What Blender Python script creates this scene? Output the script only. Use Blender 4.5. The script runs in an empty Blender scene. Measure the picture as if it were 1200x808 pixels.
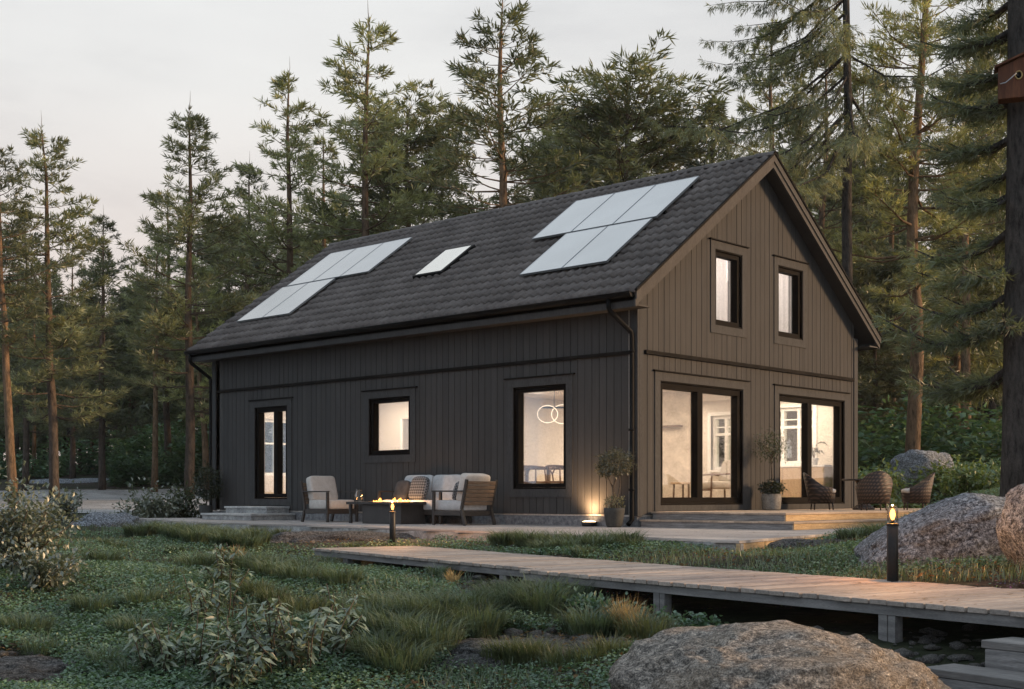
import bpy, bmesh, math, random
import numpy as np
from mathutils import Vector, Matrix, noise
SC = bpy.context.scene
COL = SC.collection
RNG = np.random.default_rng(7)
random.seed(7)
# ------------------------------------------------------------------ camera frame (metres, terrace top is z = 0)
CR = np.array([.7326, .6806]); CF = np.array([-.6806, .7326]); CC = np.array([13.036, -17.099]); CZ = .525; FOC = 1507.

def rd(r, d):
    return CC[0] + r*CR[0] + d*CF[0], CC[1] + r*CR[1] + d*CF[1]
def to_rd(x, y):
    return (x-CC[0])*CR[0] + (y-CC[1])*CR[1], (x-CC[0])*CF[0] + (y-CC[1])*CF[1]
def at(px, d):
    """world x, y of a spot d metres ahead of the viewpoint on bearing px"""
    return rd((px-600)/FOC*d, d)
def zat(py, d):
    return CZ - (py-581)/FOC*d

# ------------------------------------------------------------------ object helpers
def tag(o, label=None, cat=None, group=None, kind=None):
    if label: o['label'] = label
    if cat: o['category'] = cat
    if group: o['group'] = group
    if kind: o['kind'] = kind
    return o
def empty(name, loc=(0, 0, 0), rz=0., label=None, cat=None, group=None):
    o = bpy.data.objects.new(name, None); COL.objects.link(o)
    o.location = loc; o.rotation_euler = (0, 0, rz); o.empty_display_size = .1
    return tag(o, label, cat, group)
def link_mesh(name, me, mats, parent=None):
    for m in (mats if isinstance(mats, (list, tuple)) else [mats]): me.materials.append(m)
    o = bpy.data.objects.new(name, me); COL.objects.link(o)
    if parent: o.parent = parent
    return o
def dup(root, loc, rz=0., sc=1., label=None, group=None, tilt=(0, 0)):
    def rec(o, par):
        c = o.copy(); COL.objects.link(c); c.parent = par
        for ch in o.children: rec(ch, c)
        return c
    r = rec(root, None)
    r.location = loc; r.rotation_euler = (tilt[0], tilt[1], rz)
    r.scale = (sc, sc, sc) if not isinstance(sc, tuple) else sc
    if label: r['label'] = label
    if group: r['group'] = group
    return r

class MB:
    """collects shapes, builds ONE mesh object"""
    def __init__(s): s.v = []; s.f = []; s.mi = []; s.sm = []
    def add(s, vs, fs, mi=0, sm=False):
        b = len(s.v); s.v += [tuple(v) for v in vs]
        for f in fs: s.f.append(tuple(b+i for i in f)); s.mi.append(mi); s.sm.append(sm)
        return s
    def box(s, a, b, mi=0):
        x0, x1 = sorted((a[0], b[0])); y0, y1 = sorted((a[1], b[1])); z0, z1 = sorted((a[2], b[2]))
        v = [(x0,y0,z0),(x1,y0,z0),(x1,y1,z0),(x0,y1,z0),(x0,y0,z1),(x1,y0,z1),(x1,y1,z1),(x0,y1,z1)]
        return s.add(v, [(0,3,2,1),(4,5,6,7),(0,1,5,4),(1,2,6,5),(2,3,7,6),(3,0,4,7)], mi)
    def hexa(s, v8, mi=0):
        return s.add(v8, [(0,3,2,1),(4,5,6,7),(0,1,5,4),(1,2,6,5),(2,3,7,6),(3,0,4,7)], mi)
    def obox(s, c, ax, ay, az, mi=0):
        c, ax, ay, az = (Vector(q) for q in (c, ax, ay, az))
        v = [c-ax-ay-az, c+ax-ay-az, c+ax+ay-az, c-ax+ay-az, c-ax-ay+az, c+ax-ay+az, c+ax+ay+az, c-ax+ay+az]
        return s.hexa(v, mi)
    def bar(s, p0, p1, w, h, up=(0, 0, 1), mi=0):
        p0, p1, up = Vector(p0), Vector(p1), Vector(up)
        d = (p1-p0); l = d.length; d.normalize()
        sd = d.cross(up); sd.normalize(); u = sd.cross(d)
        return s.obox((p0+p1)/2, d*l/2, sd*w/2, u*h/2, mi)
    def tube(s, pts, rad, n=8, mi=0, cap=True, sm=True):
        pts = [Vector(p) for p in pts]; k = len(pts)
        rad = rad if hasattr(rad, '__len__') else [rad]*k
        vs = []; pu = None
        for i, p in enumerate(pts):
            t = (pts[min(i+1, k-1)]-pts[max(i-1, 0)])
            if t.length < 1e-9: t = Vector((0, 0, 1))
            t.normalize()
            if pu is None:
                pu = t.orthogonal()
            u = pu - t*pu.dot(t)
            if u.length < 1e-6: u = t.orthogonal()
            u.normalize(); pu = u; w = t.cross(u)
            for j in range(n):
                a = 2*math.pi*j/n
                vs.append(p + (u*math.cos(a)+w*math.sin(a))*rad[i])
        fs = [(i*n+j, i*n+(j+1) % n, (i+1)*n+(j+1) % n, (i+1)*n+j) for i in range(k-1) for j in range(n)]
        s.add(vs, fs, mi, sm)
        if cap: s.add(vs[:n], [tuple(range(n-1, -1, -1))], mi); s.add(vs[-n:], [tuple(range(n))], mi)
        return s
    def lathe(s, prof, c=(0, 0, 0), n=24, mi=0, sm=True):
        vs = []
        for r, z in prof:
            for j in range(n):
                a = 2*math.pi*j/n; vs.append((c[0]+r*math.cos(a), c[1]+r*math.sin(a), c[2]+z))
        fs = [(i*n+j, i*n+(j+1) % n, (i+1)*n+(j+1) % n, (i+1)*n+j) for i in range(len(prof)-1) for j in range(n)]
        return s.add(vs, fs, mi, sm)
    def puff(s, c, hx, hy, hz, M=None, e=.38, nu=20, nv=12, mi=0, wob=0.):
        """rounded cushion"""
        sg = lambda q: math.copysign(abs(q)**e, q)
        vs = []; M = M or Matrix.Identity(3)
        for i in range(nv+1):
            v = -math.pi/2+math.pi*i/nv
            for j in range(nu):
                u = 2*math.pi*j/nu
                p = Vector((hx*sg(math.cos(v))*sg(math.cos(u)), hy*sg(math.cos(v))*sg(math.sin(u)), hz*sg(math.sin(v))))
                if wob: p *= 1+wob*noise.noise(p*6+Vector(c))
                vs.append(Vector(c)+M @ p)
        fs = [(i*nu+j, i*nu+(j+1) % nu, (i+1)*nu+(j+1) % nu, (i+1)*nu+j) for i in range(nv) for j in range(nu)]
        return s.add(vs, fs, mi, True)
    def build(s, name, mats, parent=None, bevel=0.):
        me = bpy.data.meshes.new(name); me.from_pydata(s.v, [], s.f)
        me.polygons.foreach_set('material_index', s.mi); me.polygons.foreach_set('use_smooth', s.sm)
        bm = bmesh.new(); bm.from_mesh(me)
        if any(s.sm): bmesh.ops.remove_doubles(bm, verts=bm.verts, dist=1e-6)
        bmesh.ops.recalc_face_normals(bm, faces=bm.faces)
        if bevel: bmesh.ops.bevel(bm, geom=list(bm.edges), offset=bevel, segments=1, affect='EDGES', clamp_overlap=True)
        bm.to_mesh(me); bm.free()
        return link_mesh(name, me, mats, parent)

def np_mesh(name, parts, mat, parent=None, smooth=False):
    """parts: list of (V (N,3), F (M,k)); one mesh"""
    Vs = []; loops = []; starts = []; b = 0; ls = 0; mi = []
    for q in parts:
        V, F = q[0], q[1]
        Vs.append(V); loops.append((F+b).ravel()); m, k = F.shape
        starts.append(ls+np.arange(m)*k); ls += m*k; b += len(V)
        mi.append(np.full(m, q[2] if len(q) > 2 else 0))
    V = np.concatenate(Vs).astype(np.float32); L = np.concatenate(loops).astype(np.int32); S = np.concatenate(starts).astype(np.int32)
    me = bpy.data.meshes.new(name)
    me.vertices.add(len(V)); me.vertices.foreach_set('co', V.ravel())
    me.loops.add(len(L)); me.loops.foreach_set('vertex_index', L)
    me.polygons.add(len(S)); me.polygons.foreach_set('loop_start', S)
    me.polygons.foreach_set('material_index', np.concatenate(mi).astype(np.int32))
    if smooth: me.polygons.foreach_set('use_smooth', np.ones(len(S), bool))
    me.update(calc_edges=True); me.validate()
    return link_mesh(name, me, mat, parent)

# ------------------------------------------------------------------ materials
MATS = {}
def newmat(name):
    m = bpy.data.materials.new(name); m.use_nodes = True; nt = m.node_tree; nt.nodes.clear()
    out = nt.nodes.new('ShaderNodeOutputMaterial'); MATS[name] = m
    return m, nt, out
def N(nt, t, **kw):
    n = nt.nodes.new(t)
    for k, v in kw.items():
        if k in n.inputs: n.inputs[k].default_value = v
        else: setattr(n, k, v)
    return n
def coords(nt, scale=(1, 1, 1), out='Object', rot=(0, 0, 0)):
    tc = N(nt, 'ShaderNodeTexCoord'); mp = N(nt, 'ShaderNodeMapping')
    mp.inputs['Scale'].default_value = scale; mp.inputs['Rotation'].default_value = rot
    nt.links.new(tc.outputs[out], mp.inputs['Vector']); return mp.outputs[0]
def noise_n(nt, vec, scale, detail=4., rough=.55):
    n = N(nt, 'ShaderNodeTexNoise', Scale=scale, Detail=detail, Roughness=rough); nt.links.new(vec, n.inputs['Vector']); return n
def ramp(nt, fac, stops):
    r = N(nt, 'ShaderNodeValToRGB'); e = r.color_ramp.elements
    while len(e) < len(stops): e.new(.5)
    for i, (p, c) in enumerate(stops):
        e[i].position = p; e[i].color = (*c, 1) if len(c) == 3 else c
    nt.links.new(fac, r.inputs[0]); return r.outputs[0]
def mixc(nt, fac, a, b, mode='MIX'):
    m = N(nt, 'ShaderNodeMix', data_type='RGBA', blend_type=mode)
    for s, v in ((0, fac), (6, a), (7, b)):
        if isinstance(v, bpy.types.NodeSocket): nt.links.new(v, m.inputs[s])
        else: m.inputs[s].default_value = v if s == 0 else (*v, 1)
    return m.outputs[2]
def bump(nt, h, strength, dist=.01):
    b = N(nt, 'ShaderNodeBump', Strength=strength, Distance=dist); nt.links.new(h, b.inputs['Height']); return b.outputs[0]
def surf(name, c1, c2, scale=3., rough=.7, metal=0., stretch=(1, 1, 1), bmp=.3, bscale=40., bdist=.004, spec=.4, pos=(.35, .65), detail=5., fine=.25, out='Object', rot=(0, 0, 0)):
    """two-tone noisy surface with fine grain and bump"""
    m, nt, o = newmat(name)
    v = coords(nt, stretch, out, rot)
    n1 = noise_n(nt, v, scale, detail); n2 = noise_n(nt, v, bscale, 3.)
    c = ramp(nt, n1.outputs[0], [(pos[0], c1), (pos[1], c2)])
    if fine:
        g = ramp(nt, n2.outputs[0], [(.3, (1-fine,)*3), (.7, (1+fine,)*3)]); c = mixc(nt, 1., c, g, 'MULTIPLY')
    p = N(nt, 'ShaderNodeBsdfPrincipled', Roughness=rough, Metallic=metal); p.inputs['Specular IOR Level'].default_value = spec
    nt.links.new(c, p.inputs['Base Color'])
    if bmp: nt.links.new(bump(nt, n2.outputs[0], bmp, bdist), p.inputs['Normal'])
    nt.links.new(p.outputs[0], o.inputs[0]); return m
def emis(name, col, st):
    m, nt, o = newmat(name); e = N(nt, 'ShaderNodeEmission', Strength=st); e.inputs[0].default_value = (*col, 1)
    nt.links.new(e.outputs[0], o.inputs[0]); return m
def foliage(name, c1, c2, c3=None, trans=.35, scale=.5, rough=.6, gloss=.04, objvar=.35):
    """leaf material: clump-scale hue variation and light through the leaf"""
    m, nt, o = newmat(name)
    v = coords(nt, (1, 1, 1), 'Object'); n = noise_n(nt, v, scale, 3.); n2 = noise_n(nt, v, scale*9, 2.)
    c = ramp(nt, n.outputs[0], [(.32, c1), (.55, c2), (.75, c3 or c2)])
    g = ramp(nt, n2.outputs[0], [(.3, (.55, .55, .55)), (.7, (1.5, 1.5, 1.42))]); c = mixc(nt, 1., c, g, 'MULTIPLY')
    oi = N(nt, 'ShaderNodeObjectInfo'); g2 = ramp(nt, oi.outputs['Random'], [(0, (1-objvar,)*3), (1, (1+objvar, 1+objvar*.9, 1+objvar*.6))])
    c = mixc(nt, 1., c, g2, 'MULTIPLY')
    d = N(nt, 'ShaderNodeBsdfDiffuse'); t = N(nt, 'ShaderNodeBsdfTranslucent'); mx = N(nt, 'ShaderNodeMixShader', Fac=trans)
    nt.links.new(c, d.inputs[0]); nt.links.new(mixc(nt, 1., c, (1.3, 1.25, .7), 'MULTIPLY'), t.inputs[0])
    nt.links.new(d.outputs[0], mx.inputs[1]); nt.links.new(t.outputs[0], mx.inputs[2]); last = mx.outputs[0]
    if gloss:
        gl = N(nt, 'ShaderNodeBsdfGlossy', Roughness=.45); gl.inputs[0].default_value = (1, 1, 1, 1)
        m2 = N(nt, 'ShaderNodeMixShader', Fac=gloss); nt.links.new(last, m2.inputs[1]); nt.links.new(gl.outputs[0], m2.inputs[2]); last = m2.outputs[0]
    nt.links.new(last, o.inputs[0]); return m
def planks_mat(name, c1, c2, axis=0, width=.145, rough=.75, grain=(1, 12, 12), out='Object', spec=.3, var=.25):
    """wood: each board its own tone (by board index across `axis`), grain along it"""
    m, nt, o = newmat(name)
    tc = N(nt, 'ShaderNodeTexCoord'); sp = N(nt, 'ShaderNodeSeparateXYZ'); nt.links.new(tc.outputs[out], sp.inputs[0])
    dv = N(nt, 'ShaderNodeMath', operation='DIVIDE'); nt.links.new(sp.outputs[axis], dv.inputs[0]); dv.inputs[1].default_value = width
    fl = N(nt, 'ShaderNodeMath', operation='FLOOR'); nt.links.new(dv.outputs[0], fl.inputs[0])
    wn = N(nt, 'ShaderNodeTexWhiteNoise', noise_dimensions='1D'); nt.links.new(fl.outputs[0], wn.inputs['W'])
    mp = N(nt, 'ShaderNodeMapping'); mp.inputs['Scale'].default_value = grain; nt.links.new(tc.outputs[out], mp.inputs[0])
    ad = N(nt, 'ShaderNodeVectorMath', operation='ADD'); nt.links.new(mp.outputs[0], ad.inputs[0]); nt.links.new(wn.outputs['Color'], ad.inputs[1])
    n = noise_n(nt, ad.outputs[0], 3., 6., .6); n2 = noise_n(nt, ad.outputs[0], 14., 4., .6)
    big = noise_n(nt, tc.outputs[out], .9, 3.)
    c = ramp(nt, n.outputs[0], [(.3, c1), (.7, c2)])
    c = mixc(nt, 1., c, ramp(nt, wn.outputs['Value'], [(0, (1-1.1*var,)*3), (1, (1+.88*var, 1+.74*var, 1+.6*var))]), 'MULTIPLY')
    c = mixc(nt, 1., c, ramp(nt, n2.outputs[0], [(.3, (1-var,)*3), (.65, (1+.5*var,)*3)]), 'MULTIPLY')
    c = mixc(nt, 1., c, ramp(nt, big.outputs[0], [(.3, (1-var, 1-.96*var, 1-.88*var)), (.7, (1+.5*var, 1+.42*var, 1+.35*var))]), 'MULTIPLY')
    p = N(nt, 'ShaderNodeBsdfPrincipled', Roughness=rough); p.inputs['Specular IOR Level'].default_value = spec
    nt.links.new(c, p.inputs['Base Color']); nt.links.new(bump(nt, n2.outputs[0], .35, .004), p.inputs['Normal'])
    nt.links.new(p.outputs[0], o.inputs[0]); return m
def rock_mat(name, base, light, warm, warm_amt=.5, sc=1.):
    m, nt, o = newmat(name)
    v = coords(nt, (sc, sc, sc))
    big = noise_n(nt, v, 1.3, 6., .65); med = noise_n(nt, v, 27., 8., .78); fine = noise_n(nt, v, 95., 4., .75)
    vo = N(nt, 'ShaderNodeTexVoronoi', Scale=22.); nt.links.new(v, vo.inputs['Vector'])
    c = ramp(nt, med.outputs[0], [(.41, base), (.5, tuple((a*.6+b*.4) for a, b in zip(base, light))), (.59, light)])
    c = mixc(nt, ramp(nt, big.outputs[0], [(.42, (0, 0, 0)), (.62, (warm_amt,)*3)]), c, warm)
    ge = N(nt, 'ShaderNodeNewGeometry'); sz = N(nt, 'ShaderNodeSeparateXYZ'); nt.links.new(ge.outputs['Normal'], sz.inputs[0])
    # lichen spots, pale
    lich = N(nt, 'ShaderNodeMath', operation='LESS_THAN'); nt.links.new(vo.outputs['Distance'], lich.inputs[0]); lich.inputs[1].default_value = .2
    lm = N(nt, 'ShaderNodeMath', operation='MULTIPLY'); nt.links.new(lich.outputs[0], lm.inputs[0]); nt.links.new(ramp(nt, med.outputs[0], [(.5, (0, 0, 0)), (.6, (.6,)*3)]), lm.inputs[1])
    c = mixc(nt, lm.outputs[0], c, tuple(min(1, a*1.5) for a in light))
    c = mixc(nt, 1., c, ramp(nt, fine.outputs[0], [(.38, (.38, .38, .39)), (.5, (1, 1, 1)), (.63, (1.65, 1.6, 1.52))]), 'MULTIPLY')
    p = N(nt, 'ShaderNodeBsdfPrincipled', Roughness=.92); p.inputs['Specular IOR Level'].default_value = .2
    nt.links.new(c, p.inputs['Base Color'])
    ad = N(nt, 'ShaderNodeMath', operation='MULTIPLY_ADD'); nt.links.new(med.outputs[0], ad.inputs[0]); ad.inputs[1].default_value = 2.; nt.links.new(fine.outputs[0], ad.inputs[2])
    nt.links.new(bump(nt, ad.outputs[0], 1., .035), p.inputs['Normal']); nt.links.new(p.outputs[0], o.inputs[0]); return m
def glass_mat(name, tint=(1, 1, 1), refl=.45, rough=0.):
    m, nt, o = newmat(name)
    t = N(nt, 'ShaderNodeBsdfTransparent'); t.inputs[0].default_value = (*tint, 1)
    g = N(nt, 'ShaderNodeBsdfGlossy', Roughness=rough); fr = N(nt, 'ShaderNodeFresnel', IOR=1.5)
    ml = N(nt, 'ShaderNodeMath', operation='MULTIPLY'); ml.inputs[1].default_value = refl; nt.links.new(fr.outputs[0], ml.inputs[0])
    mx = N(nt, 'ShaderNodeMixShader'); nt.links.new(ml.outputs[0], mx.inputs[0]); nt.links.new(t.outputs[0], mx.inputs[1]); nt.links.new(g.outputs[0], mx.inputs[2])
    nt.links.new(mx.outputs[0], o.inputs[0]); return m

clad_c = ((.0590, .0568, .0540), (.0705, .0680, .0650))
M_CLAD = planks_mat('painted_cladding_brown', *clad_c, axis=1, width=.16, rough=.75, spec=.06, var=.07, grain=(6, 6, .5))
M_CLADX = planks_mat('painted_cladding_brown_long', *clad_c, axis=0, width=.16, rough=.75, spec=.06, var=.07, grain=(6, 6, .5))
M_TRIM = surf('painted_trim_brown', (.0535, .0523, .0507), (.0637, .0625, .0607), 2., .7, spec=.06, bscale=30, bmp=.1, stretch=(4, 4, .6))
M_BARGE = surf('painted_barge_brown', (.072, .067, .062), (.086, .080, .074), 2., .7, spec=.06, bscale=30, bmp=.1, stretch=(4, 4, .6))
M_BLACK = surf('black_painted_metal', (.006, .006, .006), (.010, .0095, .009), 3., .55, spec=.06, bmp=.05, bscale=60)
M_BAND = surf('dark_drip_board', (.010, .009, .008), (.016, .014, .012), 4., .7, bmp=.1, spec=.03)
M_FRAME = surf('window_frame_black', (.005, .004, .0035), (.008, .0065, .0055), 3., .6, bmp=.03, spec=.03)
def tile_mat():
    m, nt, o = newmat('roof_tile_concrete'); v = coords(nt); tc = N(nt, 'ShaderNodeTexCoord'); mp = N(nt, 'ShaderNodeMapping'); mp.inputs['Scale'].default_value = (5., 3.82, 0); nt.links.new(tc.outputs['Object'], mp.inputs[0])
    fl = N(nt, 'ShaderNodeVectorMath', operation='FLOOR'); nt.links.new(mp.outputs[0], fl.inputs[0]); wn = N(nt, 'ShaderNodeTexWhiteNoise', noise_dimensions='2D'); nt.links.new(fl.outputs[0], wn.inputs[0])
    n = noise_n(nt, v, 1.6, 5.); n2 = noise_n(nt, v, 28., 4., .7)
    c = ramp(nt, n.outputs[0], [(.35, (.094, .079, .070)), (.65, (.150, .129, .116))]); c = mixc(nt, 1., c, ramp(nt, wn.outputs['Value'], [(0, (.91, .91, .915)), (1, (1.09, 1.085, 1.08))]), 'MULTIPLY')
    c = mixc(nt, 1., c, ramp(nt, n2.outputs[0], [(.3, (.7,)*3), (.7, (1.28,)*3)]), 'MULTIPLY')
    p = N(nt, 'ShaderNodeBsdfPrincipled', Roughness=.72); p.inputs['Specular IOR Level'].default_value = .22; nt.links.new(c, p.inputs[0]); nt.links.new(bump(nt, n2.outputs[0], .3, .004), p.inputs['Normal']); nt.links.new(p.outputs[0], o.inputs[0]); return m
M_TILE = tile_mat()
M_SOFFIT = surf('soffit_board', (.030, .027, .025), (.04, .036, .033), 2., .75, bmp=.1)
M_PLINTH = surf('plinth_stone', (.10, .10, .105), (.22, .22, .22), 14., .9, bmp=.7, bscale=60, bdist=.01)
M_GLASS = glass_mat('window_glass')
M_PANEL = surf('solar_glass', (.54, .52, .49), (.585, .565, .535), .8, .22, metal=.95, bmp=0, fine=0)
M_PANELF = surf('solar_frame', (.30, .31, .32), (.35, .36, .36), 3., .4, metal=.8, bmp=0)
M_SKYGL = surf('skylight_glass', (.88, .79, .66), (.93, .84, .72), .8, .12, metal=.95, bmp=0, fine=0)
M_WALLIN = surf('interior_white_paint', (.62, .57, .50), (.70, .64, .57), 1.5, .8, bmp=.05)
M_PLASTER = surf('interior_rough_plaster', (.48, .41, .33), (.66, .58, .48), 5., .9, bmp=.5, bscale=18, bdist=.02, fine=.15)
M_FLOORIN = planks_mat('interior_oak_floor', (.35, .24, .14), (.48, .34, .21), axis=1, width=.18, rough=.5)
M_OAK = surf('oak_furniture', (.085, .040, .018), (.13, .065, .03), 3., .5, stretch=(2, 12, 12), bmp=.1)
M_OAKL = surf('light_oak_front', (.42, .29, .17), (.52, .37, .23), 3., .5, stretch=(12, 12, 2), bmp=.05)
M_WHITE = surf('white_window_paint', (.78, .77, .74), (.82, .81, .79), 2., .5, bmp=0)
M_NIGHT = glass_mat('back_window_glass', (.75, .8, .8))
def curtain_mat():
    m, nt, o = newmat('curtain_fabric'); v = coords(nt, (1, 1, 1)); n = noise_n(nt, v, 24., 5., .7); c = ramp(nt, n.outputs[0], [(.3, (.50, .44, .40)), (.7, (.66, .60, .56))])
    d = N(nt, 'ShaderNodeBsdfDiffuse'); t = N(nt, 'ShaderNodeBsdfTranslucent'); mx = N(nt, 'ShaderNodeMixShader', Fac=.6); nt.links.new(c, d.inputs[0]); nt.links.new(c, t.inputs[0])
    nt.links.new(d.outputs[0], mx.inputs[1]); nt.links.new(t.outputs[0], mx.inputs[2]); nt.links.new(mx.outputs[0], o.inputs[0]); return m
M_CURT = curtain_mat()
M_DECK = planks_mat('deck_boards', (.37, .335, .305), (.54, .495, .455), axis=1, width=.145, grain=(1.2, 14, 14))
M_WALK = planks_mat('boardwalk_boards', (.25, .215, .185), (.43, .38, .33), axis=0, width=.15, grain=(12, 1.2, 12))
M_BEAM = surf('weathered_beam', (.13, .125, .12), (.22, .21, .20), 3., .8, stretch=(1, 8, 8), bmp=.4)
M_STEPW = surf('weathered_and_shaded_wood', (.14, .135, .13), (.25, .24, .23), 3., .8, stretch=(1.2, 14, 14), bmp=.5, bscale=20)
M_EDGESUN = surf('sunlit_edge_wood', (.36, .24, .12), (.52, .37, .20), 3., .7, stretch=(12, 1.2, 12), bmp=.3, bscale=20)  # edge boards with warm low sunlight put into their yellow colour
M_CONC = surf('patio_concrete_edge', (.22, .22, .215), (.40, .40, .385), 6., .9, bmp=.6, bscale=30, bdist=.015)
M_STONE = surf('step_stone', (.30, .30, .29), (.46, .455, .43), 5., .85, bmp=.4, bscale=30)
M_STEEL = surf('lamp_black_steel', (.014, .014, .014), (.022, .021, .02), 4., .45, metal=.3, bmp=.05)
M_BULB = emis('filament_glow', (1., .38, .07), 8.)
M_FLAME = emis('flame', (1., .40, .08), 5.)
M_LED = emis('pendant_light', (1., .80, .58), 2.0)
M_UPL = emis('uplight_lens', (1., .66, .36), 9.)
M_LGLASS = glass_mat('lamp_glass', (1, .97, .92), .7)
M_FURN = surf('dark_teak_frame', (.030, .025, .021), (.052, .042, .035), 4., .55, stretch=(3, 3, 12), bmp=.15)
M_SLAT = surf('teak_slats', (.13, .085, .055), (.21, .145, .095), 4., .6, stretch=(12, 2, 12), bmp=.2)
M_CUSH = surf('cushion_cream', (.50, .46, .41), (.58, .54, .49), 12., .95, bmp=.35, bscale=220, bdist=.002, fine=.12)
M_CUSHG = surf('cushion_grey', (.42, .42, .41), (.52, .52, .51), 12., .95, bmp=.35, bscale=220, bdist=.002, fine=.2)
M_PILD = surf('pillow_dark', (.045, .043, .042), (.075, .072, .07), 8., .95, bmp=.4, bscale=160, bdist=.003)
M_TABLE = surf('fire_table_slate', (.028, .026, .024), (.045, .041, .038), 5., .6, bmp=.2, bscale=50)
def pattern_pillow():
    m, nt, o = newmat('pillow_patterned'); v = coords(nt, (1, 1, 1), 'Object', (.785, 0, 0))
    ck = N(nt, 'ShaderNodeTexChecker', Scale=26.); nt.links.new(v, ck.inputs[0]); ck.inputs[1].default_value = (.045, .045, .046, 1); ck.inputs[2].default_value = (.20, .20, .20, 1)
    p = N(nt, 'ShaderNodeBsdfPrincipled', Roughness=.95); nt.links.new(ck.outputs[0], p.inputs[0]); nt.links.new(p.outputs[0], o.inputs[0]); return m
M_PILP = pattern_pillow()
def wicker():
    m, nt, o = newmat('brown_wicker'); v = coords(nt, (1, 1, 1))
    w = N(nt, 'ShaderNodeTexWave', Scale=5., Distortion=1.2, bands_direction='Z'); w.inputs['Detail'].default_value = 2.; nt.links.new(v, w.inputs[0])
    w2 = N(nt, 'ShaderNodeTexWave', Scale=9., Distortion=.8, bands_direction='DIAGONAL'); nt.links.new(v, w2.inputs[0])
    a = N(nt, 'ShaderNodeMath', operation='MULTIPLY'); nt.links.new(w.outputs[1], a.inputs[0]); nt.links.new(w2.outputs[1], a.inputs[1])
    c = ramp(nt, a.outputs[0], [(.1, (.018, .011, .008)), (.6, (.10, .060, .042))])
    p = N(nt, 'ShaderNodeBsdfPrincipled', Roughness=.6); nt.links.new(c, p.inputs[0]); nt.links.new(bump(nt, a.outputs[0], .6, .01), p.inputs['Normal']); nt.links.new(p.outputs[0], o.inputs[0]); return m
M_WICK = wicker()
M_POTD = surf('pot_dark', (.030, .031, .028), (.05, .05, .045), 6., .8, bmp=.3, bscale=60)
M_POTG = surf('pot_grey', (.13, .12, .105), (.24, .22, .195), 5., .85, bmp=.4, bscale=40)
M_REDW = planks_mat('birdhouse_wood', (.095, .036, .017), (.17, .068, .032), axis=0, width=.07, grain=(14, 14, 1.2))
M_ROCKG = rock_mat('rock_granite_grey', (.060, .067, .078), (.55, .60, .66), (.24, .225, .205), .3)
M_ROCKW = rock_mat('rock_granite_warm', (.13, .118, .105), (.68, .61, .53), (.40, .31, .22), .6)
M_ROCKD = rock_mat('rock_dark_schist', (.03, .03, .03), (.24, .24, .235), (.075, .068, .06), .4)
M_STEM = surf('shrub_stem', (.05, .038, .028), (.09, .07, .05), 10., .85, bmp=.3)
def bark(name, lo, hi, z0, z1, sc=1.):
    m, nt, o = newmat(name); v = coords(nt, (1*sc, 1*sc, .28*sc)); n = noise_n(nt, v, 9., 6., .7); n2 = noise_n(nt, v, 34., 4., .7)
    tc = N(nt, 'ShaderNodeTexCoord'); s = N(nt, 'ShaderNodeSeparateXYZ'); nt.links.new(tc.outputs['Object'], s.inputs[0])
    mr = N(nt, 'ShaderNodeMapRange'); mr.inputs[1].default_value = z0; mr.inputs[2].default_value = z1; nt.links.new(s.outputs[2], mr.inputs[0])
    c = mixc(nt, mr.outputs[0], lo, hi); c = mixc(nt, 1., c, ramp(nt, n.outputs[0], [(.32, (.3, .3, .3)), (.5, (.95, .95, .95)), (.7, (1.5, 1.45, 1.4))]), 'MULTIPLY')
    p = N(nt, 'ShaderNodeBsdfPrincipled', Roughness=.95); p.inputs['Specular IOR Level'].default_value = .15; nt.links.new(c, p.inputs[0])
    a = N(nt, 'ShaderNodeMath', operation='MULTIPLY_ADD'); nt.links.new(n.outputs[0], a.inputs[0]); a.inputs[1].default_value = 2.; nt.links.new(n2.outputs[0], a.inputs[2])
    nt.links.new(bump(nt, a.outputs[0], 1., .04), p.inputs['Normal']); nt.links.new(p.outputs[0], o.inputs[0]); return m
M_BARK = bark('pine_bark_grey', (.085, .068, .055), (.14, .095, .062), 2, 11)
M_BARKO = bark('pine_bark_orange', (.155, .105, .065), (.23, .15, .09), 1, 9)
M_BARKD = bark('spruce_bark_dark', (.085, .077, .070), (.07, .062, .055), 1, 9, 1.9)
M_NEED = foliage('pine_needles', (.090, .104, .058), (.175, .195, .11), (.29, .30, .17), scale=.45)
M_NEEDD = foliage('spruce_needles_dark', (.060, .076, .050), (.115, .140, .088), (.185, .205, .125), scale=.6)
M_NEEDY = foliage('pine_needles_sunlit_yellow', (.15, .165, .082), (.29, .31, .155), (.44, .44, .23), scale=.5, trans=.4)  # yellow-green needles, with sunlit brightness worked into their colour
M_LEAFB = foliage('bush_leaves_grey_green', (.07, .09, .06), (.15, .17, .125), (.29, .305, .235), scale=5., trans=.25, gloss=.09, objvar=.12)
M_LEAFR = foliage('broad_leaves_pale', (.042, .068, .038), (.135, .185, .112), (.36, .42, .30), scale=9., trans=.2, gloss=.10, objvar=.1)
M_LEAFG = foliage('bush_leaves_bright', (.07, .11, .035), (.13, .18, .06), (.21, .26, .10), scale=1.6, gloss=.05, objvar=.12)
M_LEAFD = foliage('bush_leaves_dark', (.022, .032, .018), (.042, .055, .030), (.07, .085, .045), scale=2.2, gloss=.05)
M_OLIVE = foliage('olive_leaves', (.085, .09, .062), (.14, .145, .105), (.2, .2, .15), scale=5., gloss=.06)
M_UNDER = foliage('undergrowth_leaves', (.045, .085, .05), (.085, .15, .085), (.14, .22, .13), scale=.4, gloss=.03, objvar=0)
M_GRASS = foliage('grass_blades', (.070, .104, .066), (.116, .155, .100), (.17, .21, .145), scale=1.2, gloss=.03, objvar=0)
M_GRASSY = foliage('grass_blades_olive', (.062, .080, .040), (.095, .115, .060), (.135, .155, .085), scale=1.5, gloss=.03, objvar=0)
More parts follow.
